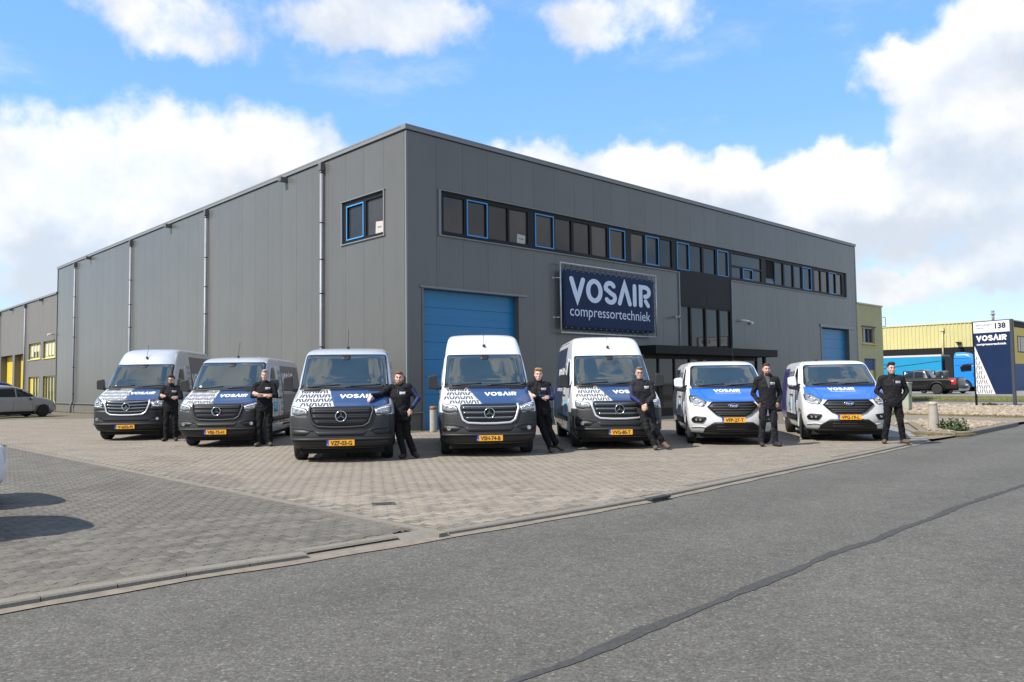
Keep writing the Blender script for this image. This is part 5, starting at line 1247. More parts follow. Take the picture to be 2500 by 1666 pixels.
    for k in range(1): 
        q = [on(cx-.055+.11*i/6,cz-.018+.008*j) for j in (0,1) for i in range(7)]
        if all(x is not None for x in q): mb.add(q,[(i,i+1,i+8,i+7) for i in range(6)])
    if mb.v: put('chest_print', mb, mt_inkw, P)
    if not shirt:
        q = [on(che.x*(1-i/9)+nek.x*i/9, che.z-.26+ (nek.z-.05-che.z+.26)*i/9,.003) for i in range(10)]; q = [x for x in q if x is not None]
        if collar and len(q) > 3: put('zip', MB().tube(q,.0045,5), mt_eyed, P)
    if shirt:
        q = []
        for j in range(5):
            zz = che.z-.02+(nek.z+.01-che.z+.02)*j/4; hw = .012+.046*j/4
            q.append([on(che.x+(nek.x-che.x)*j/4+hw*t,zz,.007) for t in (-1,-.5,0,.5,1)])
        if all(x is not None for r_ in q for x in r_): put('shirt', MB().add([x for r_ in q for x in r_],[(r_*5+i,r_*5+i+1,r_*5+i+6,r_*5+i+5) for r_ in range(4) for i in range(4)],0,True), mt_shirt, P)
    if accent:
        for sd in accent:
            sg = -1 if sd == 'l' else 1; sh,e,w = g['s'+sd],g['e'+sd],g['w'+sd]; sb_ = Blob(); ou = Vector((sg*.030,-.022,.0)); ov = Vector((sg*.016,-.026,.014))
            sb_.chain([sh.lerp(e,.2)+ou,e+ou*.9],[.048,.040]); sb_.chain([e+ov,e.lerp(w,.75)+ov],[.042,.034]); link('sleeve_stripe', sb_.mesh('sleeve_stripe', mt_accent, .011, 3, .01), P)
        for sd in '':
            sg = -1 if sd == 'l' else 1; rows = []
            for j in range(9):
                zz = pel.z+.06+(che.z+.08-pel.z-.06)*j/8; cxx = pel.x+(che.x-pel.x)*j/8
                a,b2 = on(cxx+sg*.122,zz,.006),on(cxx+sg*.158,zz,.006)
                if a is not None and b2 is not None and abs(a.y) < .3 and abs(b2.y) < .3: rows += [a,b2]
            if len(rows) >= 8: put('side_panel', MB().add(rows,[(i,i+1,i+3,i+2) for i in range(0,len(rows)-2,2)],0,True), mt_accent, P)
    # --- trousers
    Tt = Blob(); Tt.loft([(pel+d*-.16,.165*b,.122*b,hx),(pel+d*-.06,.172*b,.126*b,hx),(pel+d*.06,.163*b,.118*b,hx)])
    for q in 'lr':
        h,k_,a = g['h'+q],g['k'+q],g['a'+q]; hem = a+(a-k_).normalized()*-.005
        Tt.chain([h,k_],[.098*b**.5,.074]); Tt.chain([k_,k_.lerp(a,.55),hem],[.073,.070,.068]); Tt.ell(k_+Vector((0,-.03,-.02)),(.062,.05,.085))
    link('trousers', Tt.mesh('trousers', trous, .0125, 5, .038), P)
    if pockets:
        for q,sg in (('l',-1),('r',1)):
            m_ = g['h'+q].lerp(g['k'+q],.62); dz = (g['k'+q]-g['h'+q]).normalized(); pb = Blob().ell(m_+Vector((sg*.072,-.012,0)),(.022,.055,.085)); link('cargo_pocket', pb.mesh('cargo_pocket', trous, .012, 2, .01), P)
            if pockets > 1: link('knee_pad', Blob().ell(g['k'+q]+Vector((0,-.062,.0)),(.060,.026,.105)).mesh('knee_pad', M('knee_pad',(.008,.008,.009),.85,spec=.15,bump=.3,bs=220), .011, 2, .006), P)
    for q in 'lr':
        a,t = g['a'+q],g['t'+q]; f = t-a; f.z = 0; f.normalize(); dn = (t-a); drop = Vector((0,0,-.055)); S_ = Blob()
        heel = a-f*.045+Vector((0,0,-.045)); S_.cap(a+Vector((0,0,.06 if boots is not mt_bootg else .17)),.056,a+Vector((0,0,-.03)),.055); S_.chain([heel,a+f*.05+Vector((0,0,-.045)),t+f*.0],[.047,.052,.046]); S_.ell(t+f*.01+Vector((0,0,.006)),(.054,.058,.040))
        bt = S_.mesh('boot', boots, .011, 3, .004); link('boot', bt, P)
    return P
def stand(h=1.83, cross=False):
    k = h/1.83; J = dict(pelvis=(0,.0,.97),chest=(0,.0,1.30),neck=(0,.02,1.535),head=(0,-.005,1.70),sl=(-.195,.01,1.455),sr=(.195,.01,1.455),
        hl=(-.095,0,.90),hr=(.095,0,.90),kl=(-.115,-.02,.50),kr=(.115,-.02,.50),al=(-.125,.03,.10),ar=(.125,.03,.10),tl=(-.165,-.12,.045),tr=(.165,-.12,.045),
        el=(-.27,.03,1.16),er=(.27,.03,1.16),wl=(-.25,-.06,.92),wr=(.25,-.06,.92))
    return {a:tuple(c*k for c in b) for a,b in J.items()}
def shift(J, keys, d):
    for k in keys.split(): J[k] = tuple(a+b for a,b in zip(J[k],d))
    return J
def folded(J, k=1.):
    J.update(el=tuple(Vector((-.275,-.06,1.19))*k),er=tuple(Vector((.275,-.06,1.19))*k),wl=tuple(Vector((.055,-.215,1.195))*k),wr=tuple(Vector((-.10,-.245,1.235))*k)); return J
FH = (((.9,.15,.1),(0,-1,.2),.25,1),((-.85,.10,.30),(0,-1,.1),.35,-1))
# 1: dark haired man with glasses and beard, arms folded
J = folded(stand(1.83)); person((-9.49,22.09),12,'man with dark hair and beard, arms folded, beside the leftmost van',J,look=R(-6),hair=(.018,.011,.008),beard=(.035,.02,.014),hands=FH,hairstyle='full',glasses=True,skinc=(.50,.29,.22))
# 2: tall grey haired man, sleeves pushed up, arms folded, olive boots
J = folded(stand(1.90),1.90/1.83); person((-6.14,19.69),6,'tall grey haired man with folded arms and olive boots',J,hair=(.30,.28,.26),hairstyle='quiff',boots=mt_bootg,hands=FH,bare=True,skinc=(.56,.34,.26),collar=False)
# 3: bearded man leaning with an arm on the bonnet
J = stand(1.80)
shift(J,'pelvis chest neck head sl sr hl hr el er wl wr',(-.09,.04,-.045)); shift(J,'chest neck head sl sr',(-.035,0,-.005))
J.update(sl=(-.325,.02,1.395),sr=(.065,.03,1.42),el=(-.46,-.20,1.275),wl=(-.55,-.44,1.265),er=(.255,.05,1.19),wr=(.14,-.06,.985),kl=(-.12,-.01,.49),al=(-.03,.02,.10),tl=(-.04,-.14,.045),hr=(.0,.05,.85),kr=(.02,.06,.49),ar=(.155,.10,.13),tr=(.235,.0,.045))
person((-2.16,15.93),-6,'bearded man with one forearm on the bonnet and the other hand on his hip',J,look=R(8),hair=(.12,.065,.035),beard=(.26,.15,.09),hairstyle='recede',build=1.14,accent='lr',hands=(((-.35,-.65,-.65),(-.2,-.6,.7),.45,1),((-.5,-.1,-.85),(0,-1,0),.3,-1)),skinc=(.58,.33,.25))
# 4: blond man, folded arms, leaning on the white van with crossed legs
J = folded(stand(1.84)); shift(J,'pelvis chest neck head sl sr hl hr el er wl wr',(-.17,.05,-.03)); shift(J,'chest neck head sl sr el er wl wr',(-.07,.0,-.01))
J.update(kl=(-.17,.01,.50),al=(-.01,.03,.10),tl=(.0,-.13,.045),kr=(-.03,.07,.50),ar=(.13,.16,.16),tr=(.24,.10,.055))
person((.80,16.95),2,'blond man with folded arms leaning on the white van by the blue door',J,hair=(.30,.17,.075),hairstyle='swept',boots=mt_bootb,hands=FH,accent='lr',skinc=(.60,.37,.29))
# 5: man with glasses, hands clasped low, legs crossed
J = stand(1.84); shift(J,'pelvis chest neck head sl sr hl hr',(-.20,.10,-.03)); shift(J,'chest neck head sl sr',(-.10,-.02,0)); shift(J,'neck head',(-.03,0,0))
J.update(sl=(-.485,.09,1.42),sr=(-.10,.09,1.425),el=(-.505,.02,1.14),wl=(-.335,-.14,.985),er=(-.045,.0,1.155),wr=(-.255,-.155,.985),kl=(-.21,.03,.50),al=(-.02,.05,.10),tl=(-.06,-.11,.045),kr=(-.06,.03,.50),ar=(.16,.10,.17),tr=(.235,-.02,.06))
person((3.10,17.22),4,'man with glasses and charcoal sweater leaning back, hands clasped low',J,look=R(-8),hair=(.16,.10,.06),hairstyle='short',jacket=mt_char,trous=mt_trog,boots=mt_bootb,glasses=True,collar=False,accent='l',hands=(((.55,-.15,-.75),(.2,-1,.2),.5,1),((-.45,-.15,-.8),(-.2,-1,.2),.5,-1)),skinc=(.60,.36,.28),high=True)
# 6: man with open softshell, hands in trouser pockets
J = stand(1.87); J.update(el=(-.30,.07,1.185),er=(.30,.07,1.185),wl=(-.205,-.085,.975),wr=(.21,-.085,.975),kl=(-.13,-.02,.51),kr=(.125,-.02,.51),al=(-.15,.03,.10),ar=(.15,.03,.10),tl=(-.17,-.12,.045),tr=(.20,-.12,.045))
person((5.70,17.80),-4,'short haired man in open black softshell, hands in his trouser pockets',J,hair=(.05,.028,.018),beard=(.09,.05,.035),hairstyle='recede',jacket=mt_soft,pockets=2,trous=mt_trog,boots=mt_boot,hood=True,shirt=True,hands=(((.45,.25,-.85),(0,-1,0),.2,1),((-.42,.25,-.85),(0,-1,0),.2,-1)),skinc=(.52,.29,.22),collar=False)
# 7: man with dark hair, hands in jacket pockets
J = stand(1.86); J.update(el=(-.325,.06,1.195),er=(.325,.06,1.195),wl=(-.175,-.085,1.0),wr=(.175,-.085,1.0),kl=(-.14,-.02,.50),kr=(.145,-.02,.50),al=(-.19,.03,.10),ar=(.20,.03,.10),tl=(-.25,-.12,.045),tr=(.245,-.13,.045),hl=(-.10,0,.90),hr=(.10,0,.90))
person((8.67,18.16),-10,'dark haired man in zipped black jacket, hands in its pockets, rightmost of the men',J,look=R(5),hair=(.012,.008,.006),hairstyle='full',jacket=mt_soft,boots=mt_bootb,hands=(((.6,.3,-.6),(0,-1,0),.6,1),((-.6,.3,-.6),(0,-1,0),.6,-1)),build=1.06,pockets=2,skinc=(.53,.30,.23),hood=False)
# ------------------------------------------------------------------ neighbours, sign, street furniture, other vehicles
def hall(x,y,z): return HALL_M@Vector((x,y,z))
mt_brown = M('brown_grey_cladding', (.150,.138,.125), .5, var=.05, vs=.6, dirt=((.12,.11,.10),.4,.3)); mt_yel = M('yellow_paint', (.62,.44,.03), .5, var=.06, vs=2)
mt_yelf = M('yellow_frame', (.60,.54,.17), .5); mt_blind = M('pale_blind', (.55,.52,.44), .6); mt_ygl = M('dark_pane', (.05,.045,.04), .05, ior=1.6, var=.5, vs=3)
NB = empty('warehouse', hall(0,0,0), BTH, label='lower brown grey hall with yellow doors and window frames, left of the large hall', category='building')
Y0,Y1,NZ = HL1+.03,66.,8.2
put('wall', MB().box(.5,30,Y0,Y1,-.1,NZ-.12), mt_core, NB)
NH = [(40.36,43.5,3.72,4.93),(44.25,47.62,3.74,4.93),(40.3,43.42,.6,2.46),(44.42,47.5,.6,2.46),(48.68,52.0,0,4.28),(52.66,56.72,0,4.3)]
for g in cut(cols(Y1-Y0,1.2,1.2), .0, NZ-.14, [(a-Y0,b-Y0,c,d) for a,b,c,d in NH]):
    mb = MB()
    for a,b,z0,z1 in g:
        lo = min(r[0] for r in g); hi = max(r[1] for r in g); mb.box(0,.1,Y0+a+(.004 if a==lo else 0),Y0+b-(.004 if b==hi else 0),z0,z1)
    put('wall_panel', mb, mt_brown, NB)
put('roof_edge', MB().box(-.08,.4,Y0,Y1,NZ-.13,NZ), mt_trim, NB)
for s in (48.5,57.1):
    P = put('downpipe', MB().tube([(-.10,s,7.75),(-.10,s,.0)],.06,10), mt_zinc, NB); put('pipe_head', MB().box(-.19,-.003,s-.09,s+.09,7.76,8.0), mt_hopper, P)
for s in (43.9,52.9): put('overflow_spout', MB().box(-.28,-.001,s-.11,s+.11,7.86,8.02), mt_hopper, NB)
for k,(a,b,z0,z1) in enumerate(NH[:4]):
    mb = MB().box(.12,.2,a,b,z0,z0+.10).box(.12,.2,a,b,z1-.08,z1); n = 4; xs = [a+(b-a)*i/n for i in range(n+1)]
    for i,x in enumerate(xs): w = .06 if 0 < i < n else .09; mb.box(.121,.199,max(a,x-w),min(b,x+w),z0+.1005,z1-.0805)
    W = put('window', mb, mt_yelf, NB)
    for i in range(n):
        up = k < 2; full = MB().box(.17,.18,xs[i]+.06,xs[i+1]-.06,z0+.101,z1-.081)
        if (k,i) == (3,3): put('door_leaf', MB().box(.13,.17,xs[i]+.06,xs[i+1]-.06,z0-.55,z1-.081), mt_yel, W); continue
        put('pane', full, mt_ygl, W)
        if up: put('blind', MB().box(.16,.168,xs[i]+.08,xs[i+1]-.08,z0+.12+(.45 if i in(1,2) else .1)*(1 if k else .2),z1-.10), mt_blind, W)
    if k >= 2: put('lower_panel', MB().box(.13,.19,a,b,.0,.595), mt_yelf, W)
    put('window_sill', MB().box(-.06,.12,a-.04,b+.04,z0-.05,z0-.002), mt_yelf, W)
for a,b,z0,z1 in NH[4:]:
    D = put('roller_door', MB().box(.49,.52,a,b,0,z1), M('pit_black'), NB)
    for i in range(7): put('door_panel', MB().box(.44,.488,a+.005,b-.005,z1*i/7+.004,z1*(i+1)/7-.004), mt_yel, D)
put('door_reveal', MB().box(.101,.50,51.98,52.68,0,4.28), mt_brown, NB)
for y in (48.66,56.74): put('door_reveal', MB().box(.101,.49,y-.02,y+.02,0,4.28), mt_brown, NB)
c = empty('security_camera', hall(-.02,40.75,5.33), BTH, label='tiny white camera high on the brown grey hall by its corner', category='camera'); put('housing', MB().tube([(-.05,0,0),(-.40,-.05,-.08)],.06,8), mt_cam, c); put('mount', MB().box(-.10,0,-.04,.04,-.04,.04), mt_cam, c)
# right: yellow rendered office next to the hall
mt_ren = M('yellow_render', (.44,.40,.21), .85, var=.06, vs=.8, bump=.1, bs=60, dirt=((.38,.32,.12),.9,.4)); mt_corr = M('yellow_sheet', (.46,.42,.19), .55, var=.04, vs=1); mt_bluw = M('blue_wall', (.015,.06,.17), .6, var=.1, vs=1)
YB = empty('office_building', hall(HL2+.06,0,0), BTH, label='narrow yellow rendered office directly right of the large grey hall', category='building')
ww = 3.80
for nm,a in (('wall',[(0,.62,0,6.2),(2.52,ww,0,6.2),(.62,2.52,4.80,6.2),(.62,2.52,2.82,3.76),(.62,.80,0,2.819),(2.51,2.52,0,2.819)]),):
    mb = MB()
    for x0,x1,z0,z1 in a: mb.box(x0,x1,0,.35,z0,z1)
    mb.box(0,ww,.351,9,0,6.2); put(nm, mb, mt_ren, YB)
put('roof_edge', MB().box(-.0,ww+.05,-.06,9.05,6.2,6.29), M('yellow_edge',(.50,.45,.25),.6), YB)
W = put('window', MB().box(.62,.70,.10,.2,3.761,4.799).box(2.44,2.52,.10,.2,3.761,4.799).box(.7005,2.4395,.10,.2,3.761,3.84).box(.7005,2.4395,.10,.2,4.72,4.799).box(1.08,1.14,.1,.2,3.8405,4.7195), M('frame_cream',(.55,.50,.36),.6), YB)
for a,b in ((.70,1.08),(1.20,1.62),(1.86,2.22)): put('pane', MB().box(a,b,.16,.17,3.84,4.72), mt_ygl, W)
put('mullion', MB().box(1.62,1.86,.09,.19,3.8405,4.7195), mt_bluw, W); put('shutter', MB().box(2.22,2.44,.09,.17,3.8405,4.7195), M('brown_board',(.10,.06,.03),.7), W)
put('window_sill', MB().box(.5,2.62,-.09,.10,3.70,3.758), mt_yel, YB); put('window_head', MB().box(.5,2.62,-.07,.10,4.802,4.86), M('brown_board'), YB)
D = put('door', MB().box(.80,2.5,.10,.2,2.1,2.81), mt_bluw, YB); put('threshold', MB().box(.80,2.5,.10,.2,0,.2), mt_bluw, D)
put('door_glass', MB().box(.9,1.6,.15,.16,.2,2.1), mt_ygl, D); put('door_panel', MB().box(1.7,2.45,.11,.15,.2,2.1), mt_yel, D)
put('roof_ladder_hoop', MB().tube([(ww,-.03,4.95),(ww+.45,-.03,4.95),(ww+.5,-.03,5.05),(ww+.5,-.03,5.45),(ww+.45,-.03,5.55),(ww,-.03,5.55)],.02,6), M('steel_dark',(.2,.2,.2),.5), YB)
# far yellow sheet metal hall with dark loading band
FX = Vector((47.2,75.0,.28)); FM = Matrix.Translation(FX)@Matrix.Rotation(BTH,4,'Z')
FB = empty('warehouse', tuple(FX), BTH, label='yellow corrugated hall behind the blue truck', category='building'); FL = 34.
mb = MB(); pr = []
y = .0
while y < FL: pr += [(-.0,y),(-.0,y+.17),(-.05,y+.20),(-.05,y+.30),(-.0,y+.33)]; y += .36
vs = [(x,yy,z) for x,yy in pr for z in (4.35,6.70)]
mb.add(vs,[(2*i,2*i+1,2*i+3,2*i+2) for i in range(len(pr)-1)]); o = put('corrugated_sheet', mb, mt_corr, FB); o['kind'] = 'stuff'
put('wall', MB().box(.06,22,.06,FL,-.3,6.66), mt_core, FB)
put('loading_band', MB().box(.001,.059,.9,FL,3.4,4.349), mt_black, FB)
for i in range(7): put('loading_door', MB().box(.02,.058,1.2+i*4.6,5.4+i*4.6,0,3.39), M('loading_dark',(.03,.032,.036),.6), FB)
put('corner_pier', MB().box(-.07,.9,-.07,.85,0,2.6), mt_plinth, FB); put('corner_pier', MB().box(-.07,1.0,-.07,.84,2.601,6.60), mt_ren, FB)
put('roof_edge', MB().box(-.10,22,-.10,FL,6.701,6.80), M('yellow_edge'), FB)
put('facade_panel', MB().box(1.001,20,-.06,.059,2.601,6.10), mt_yel, FB); put('facade_panel', MB().box(.901,20,-.05,.059,0,2.60), mt_bluw, FB)
W = put('window', MB().box(2.0,6.2,-.09,-.061,3.7,5.3), M('brown_board'), FB); put('pane', MB().box(2.1,2.7,-.10,-.091,3.8,5.2), mt_blind, W); put('pane', MB().box(2.9,6.1,-.10,-.091,3.8,5.2), mt_ygl, W)
P = put('downpipe', MB().tube([(-.14,5.9,6.1),(-.14,5.9,3.2)],.09,8), M('yellow_pipe',(.48,.42,.22),.6), FB); put('pipe_head', MB().box(-.28,-.051,5.72,6.08,6.0,6.35), M('yellow_pipe'), P)
put('floodlight', MB().box(-.5,-.06,4.2,4.6,4.72,4.85).box(-.62,-.40,4.1,4.45,4.55,4.75), mt_frame, FB); put('lamp', MB().box(-.16,0,1.2,1.6,3.75,4.05), mt_cam, FB)
put('roof_vent', MB().tube([(.8,1.6,6.8),(.8,1.6,7.4)],.12,8).tube([(.8,1.6,7.4),(.8,1.6,7.5)],.22,8).tube([(.8,1.6,7.6),(.8,1.6,7.8)],.14,8), M('steel_dark'), FB)
# pylon sign
SG = empty('pylon_sign', (24.33,41.7,0), math.atan2(-1.7,.84), label='tall navy and white company pylon sign standing in the gravel bed', category='sign'); sw_,sb,st = 1.90,.66,4.42
put('post', MB().box(-.07,.0,-.05,.05,-.1,st+.04), mt_canopy, SG); put('post', MB().box(sw_,sw_+.14,-.05,.05,-.1,st+.04), M('post_slate',(.05,.055,.065),.5), SG)
mt_sgn = M('sign_navy', (.012,.026,.075), .35, var=.08, vs=1.5, coat=.3)
put('panel', MB().box(.001,sw_-.001,-.045,.045,sb,st-.58), mt_sgn, SG); put('header_panel', MB().box(.001,sw_-.001,-.046,.046,st-.575,st), M('sign_white',(.70,.70,.72),.5), SG); put('top_cap', MB().box(-.0,sw_,-.05,.05,st+.001,st+.04), mt_sgn, SG)
tri = [(.03,sb+.01),(1.03,sb+.01),(.03,sb+2.52)]
put('white_wedge', MB().add([(a,-.047,b) for a,b in tri]+[(a,-.045,b) for a,b in tri],[(0,1,2),(3,5,4),(0,3,4,1),(1,4,5,2),(2,5,3,0)]), M('sign_white'), SG)
mb = MB()
for r in range(10):
    for c in range(5):
        u0 = .05+c*.245; v0 = sb+.04+r*.245; up = (r+c)%2
        for sg in (-1,1):
            a = (u0+.12+sg*.10,v0 if up else v0+.21); b = (u0+.12+sg*.035,v0+.21 if up else v0)
            if max(a[0],b[0])+.03 < 1.03*(1-(max(a[1],b[1])-sb)/2.52): mb.add([(a[0]-.030,-.0485,a[1]),(a[0]+.030,-.0485,a[1]),(b[0]+.030,-.0485,b[1]),(b[0]-.030,-.0485,b[1])],[(0,1,2,3)])
put('lattice_print', mb, M('print_midgrey',(.17,.17,.18),.6), SG)['kind'] = 'stuff'
G,w = logo_glyphs(.22); mb = MB(); print2d(mb, fit(G,.14,st-1.00,1.58,.29,w), lambda a,b:(a,-.049,b)); put('lettering', mb, mt_inkw, SG)
tv,tf,tw = text2d('compressortechniek',bold=.03); mb = MB(); print2d(mb, fit([(tv,tf)],.15,st-1.22,1.56,.15,tw), lambda a,b:(a,-.049,b)); put('lettering', mb, mt_inkw, SG)
tv,tf,tw = text2d('138',bold=.04); mb = MB(); print2d(mb, fit([(tv,tf)],1.15,st-.38,.56,.27,tw,.72), lambda a,b:(a,-.049,b)); put('house_number', mb, mt_wrapd, SG)
for s_,zz,wd in (('bedrijvenpark',-.22,.86),('twente',-.38,.42)): tv,tf,tw = text2d(s_); mb = MB(); print2d(mb, fit([(tv,tf)],.15,st+zz,wd,.13,tw,.75), lambda a,b:(a,-.049,b)); put('address_line', mb, mt_inkg, SG)
# utility cabinet
mt_cab = M('cabinet_green', (.31,.33,.25), .6, var=.06, vs=3, dirt=((.22,.22,.15),2,.4))
CB = empty('utility_cabinet', (17.82,36.1,.02), BTH+.12, label='pale green utility cabinet behind the rightmost man', category='utility box')
put('housing', MB().box(-.32,.32,-.2,.2,.12,1.26), mt_cab, CB, bevel=.012); put('roof', MB().box(-.36,.36,-.24,.24,1.262,1.33), mt_cab, CB, bevel=.015); put('base', MB().box(-.31,.31,-.19,.19,-.1,.119), mt_boll, CB)
for x in (-.159,.159): put('door', MB().box(x-.15,x+.15,-.207,-.2015,.16,1.22), mt_cab, CB)
put('lock', MB().box(-.03,.03,-.222,-.2075,.66,.74), mt_frame, CB); put('label_plate', MB().box(.322,.326,-.06,.06,.55,.7), mt_inkw, CB)
# weeds and clumps
mt_leaf = M('weed_leaf', (.055,.085,.028), .7, var=.3, vs=9, spec=.3); mt_leafd = M('weed_leaf_dark', (.035,.06,.022), .7, var=.3, vs=9)
def clump(c, z, n, w, h, mat, label, seed, name='weed_clump', grp=None):
    r = np.random.default_rng(seed); o = empty(name, (*c,z), 0, label=label, category='weeds'); mb = MB(); st_ = MB()
    for i in range(n):
        a = r.random()*6.28; rr = w*math.sqrt(r.random()); b = Vector((rr*math.cos(a),rr*math.sin(a),0)); hh = h*(.45+.55*r.random())*(1-.4*rr/w); t = b*1.35+Vector((r.normal(0,.03),r.normal(0,.03),hh))
        if i%3 == 0: st_.tube([b*.6,b.lerp(t,.5),t],[.004,.003,.002],4)
        for k in range(3):
            p = b.lerp(t,.3+.35*k); d = Vector((r.normal(),r.normal(),.35+abs(r.normal())*.4)).normalized(); s_ = d.cross(Vector((0,0,1))).normalized(); L = .05+.05*r.random(); wd = L*.32
            mb.add([p,p+d*L*.5+s_*wd,p+d*L,p+d*L*.5-s_*wd],[(0,1,2,3)])
    put('leaves', mb, mat, o)['kind'] = 'stuff'; put('stems', st_, mat, o); return o
clump((12.15,22.0),.06,150,.28,.36,mt_leafd,'dark leafy weed clump at the foot of the flared bollard',21)
clump((11.98,21.55),.06,120,.24,.12,mt_leaf,'low bright green grass tuft in front of the flared bollard',22)
clump((15.4,32.9),.03,110,.4,.30,mt_leaf,'green weed tuft at the edge of the large gravel bed near the cabinet',23)
clump((24.7,41.2),.03,90,.3,.22,mt_leafd,'small dark weed between the feet of the pylon sign',24)
# moss, leaves and apron along the walls
blades('weeds', [tuple(hall(x,y,0)[:2]) for x,y in ((-.02,18),(-.02,40),(-.35,40),(-.22,30),(-.3,24),(-.15,18))], 2600, .0, .045, 31, mt_dry)
blades('weeds', [tuple(hall(x,y,0)[:2]) for x,y in ((-.1,-.02),(6,-.02),(6,-.25),(-.1,-.25))], 700, .01, .04, 32, mt_dry)
mb = MB()
for i in range(30): mb.box(i*.5+.004,i*.5+.496,-.40,-.26,-.05,.012)
AP = empty('apron_kerb', hall(0,0,0), BTH); AP['kind'] = 'structure'
for i in range(36): put('kerb_stone', MB().box(i*.6-.4+.004,i*.6+.2-.004,-.42,-.28,-.05,.014), mt_kerb, AP)
sheet('soil_strip', [tuple(hall(x,y,0)[:2]) for x,y in ((-.45,-.28),(34,-.28),(34,.05),(-.45,.05))], -.002, mt_moss)
sheet('soil_strip', [tuple(hall(x,y,0)[:2]) for x,y in ((-.42,-.28),(.05,-.28),(.05,40),(-.42,40))], -.003, mt_moss)
# ------------------------------------------------------------------ cars
def car(name, cat, label, nose, yaw, rows, mat, dlo, WB_, fo, wr, lamps=None, ws=None, back=None, rim=None, arch=.37, z=0.):
    V = empty(name, (*nose,z), R(yaw), label=label, category=cat); B = Body(rows)
    link('body', B.mesh('body',mat,[(fo,wr,arch),(fo+WB_,wr,arch)]), V); L = rows[3][5]; hw = max(r[2] for r in rows)
    put('underbody', MB().box(-hw*.8,hw*.8,.4,L-.4,.15,rows[0][0]+.02).box(-hw*.62,hw*.62,.4,L-.4,.2,.75), mt_under, V)
    for y in (fo,fo+WB_):
        for sg in (-1,1): wheel(V,hw-.02,y,wr,.21,sg,rim or mt_rim,7)
    for sd in 'LR':
        for pl in dlo: put('side_window', B.patch(MB(),sd,rnd(pl,.03),.006,.012,step=.10), mt_sg, V)
        put('sill', B.patch(MB(),sd,[(fo+wr+.15,rows[0][0]+.02),(fo+WB_-wr-.15,rows[0][0]+.02),(fo+WB_-wr-.15,rows[0][0]+.12),(fo+wr+.15,rows[0][0]+.12)],.002,.02,step=.2), mt_plas2, V)
        for yy in (fo+1.35,fo+2.25): p = B.at(sd,yy,.88,.012); put('door_handle', MB().box(p.x-.015,p.x+.015,yy-.08,yy+.08,p.z-.015,p.z+.015), mat, V)
        yy = fo+.55; put('door_seam', B.line(MB(),sd,[(fo+.62,.35),(fo+.58,.9)],.012,.002,.004), mt_seam2, V); put('door_seam', B.line(MB(),sd,[(fo+1.62,.35),(fo+1.60,.9)],.012,.002,.004), mt_seam2, V)
    if ws: put('windscreen', B.patch(MB(),'F',rnd(ws,.06),.006,.012,step=.08), mt_ws, V)
    if back: put('rear_window', B.patch(MB(),'B',rnd(back,.06),.006,.012,step=.08), mt_sg, V)
    for sg in (-1,1):
        if lamps: 
            q = lamps[0] if sg < 0 else mir(lamps[0]); put('headlight', B.patch(MB(),'F',rnd(q,.03),.008,.02,step=.06), mt_lamp, V)
            q = lamps[1] if sg < 0 else mir(lamps[1]); put('tail_light', B.patch(MB(),'B',rnd(q,.03),.010,.02,step=.06), mt_red, V)
        mirror_part(V,sg,hw*.97,fo+.72,1.02,.16,.17,upmat=mat)
    return V,B
mt_mpv = paint('paint_grey_silver', (.38,.39,.40), .35, .5); mt_dblue = paint('paint_dark_blue', (.012,.014,.09)); mt_blackp = paint('paint_black', (.008,.008,.009), .25); mt_cwhite = paint('paint_car_white', (.68,.69,.71)); mt_csil = paint('paint_pale_silver', (.50,.51,.53), .3, .3)
mpv = [(.20,.15,.80,.5,2.4,4.25,.4),(.35,.02,.87,.55,2.5,4.38,.4),(.55,.0,.895,.6,2.5,4.40,.42),(.70,.06,.90,.6,2.5,4.38,.42),(.80,.18,.895,.52,2.5,4.36,.40),(.90,.45,.88,.42,2.6,4.32,.36),(.98,.92,.86,.36,2.8,4.29,.34),(1.02,1.12,.85,.34,2.9,4.27,.32),(1.2,1.45,.80,.32,3,4.17,.30),(1.4,1.85,.73,.32,3,4.08,.28),(1.52,2.15,.68,.35,2.8,4.0,.28),(1.58,2.5,.60,.4,2.6,3.92,.30),(1.62,2.9,.45,.4,2.5,3.75,.35)]
dlo = [[(1.42,1.03),(1.86,1.36),(2.36,1.47),(2.36,1.02)],[(2.42,1.02),(2.42,1.475),(3.30,1.44),(3.86,1.36),(3.50,1.03)]]
mpv = [(z*1.09,*r) for z,*r in mpv]; dlo = [[(y,z*1.09) for y,z in q] for q in dlo]
lmp = ([(-.86,.78),(-.55,.70),(-.58,.60),(-.86,.62)],[(-.86,1.0),(-.62,.98),(-.66,.82),(-.86,.72)])
car('parked_car','car','silver grey people carrier parked by the brown grey hall',(-26.25,45.2),151,mpv,mt_mpv,dlo,2.78,.93,.32,lmp,[(-.72,1.05),(.72,1.05),(.60,1.46),(-.60,1.46)],[(-.66,1.08),(.66,1.08),(.58,1.42),(-.58,1.42)],mt_rim)
cr = [(z,y,w_,d,n,y1,dr) for z,y,w_,d,n,y1,dr in custom_rows()]
car('parked_van','van','dark blue van half hidden behind the silver grey people carrier',(-28.7,47.6),151,cr,mt_dblue,[[(1.46,1.28),(1.98,1.77),(2.24,1.78),(2.30,1.24)],[(2.5,1.3),(2.5,1.78),(3.3,1.77),(3.3,1.3)]],2.93,1.0,.335,lmp,[(-.82,1.36),(.82,1.36),(.73,1.84),(-.73,1.84)],None,mt_rimd,.42)
hat = [(z*.853,y,w_*.96,d,n,y1-.4,dr+.06) for z,y,w_,d,n,y1,dr in mpv]; low = [(z,y,w_,d,n,y1-(1.5 if z > .92 else .5 if z > .80 else 0),dr) for z,y,w_,d,n,y1,dr in hat]; dl2 = [[(y if y < 3 else y-.42,z*.853) for y,z in q] for q in dlo]  # low: roof and tail cut back so the car casts a shorter shadow
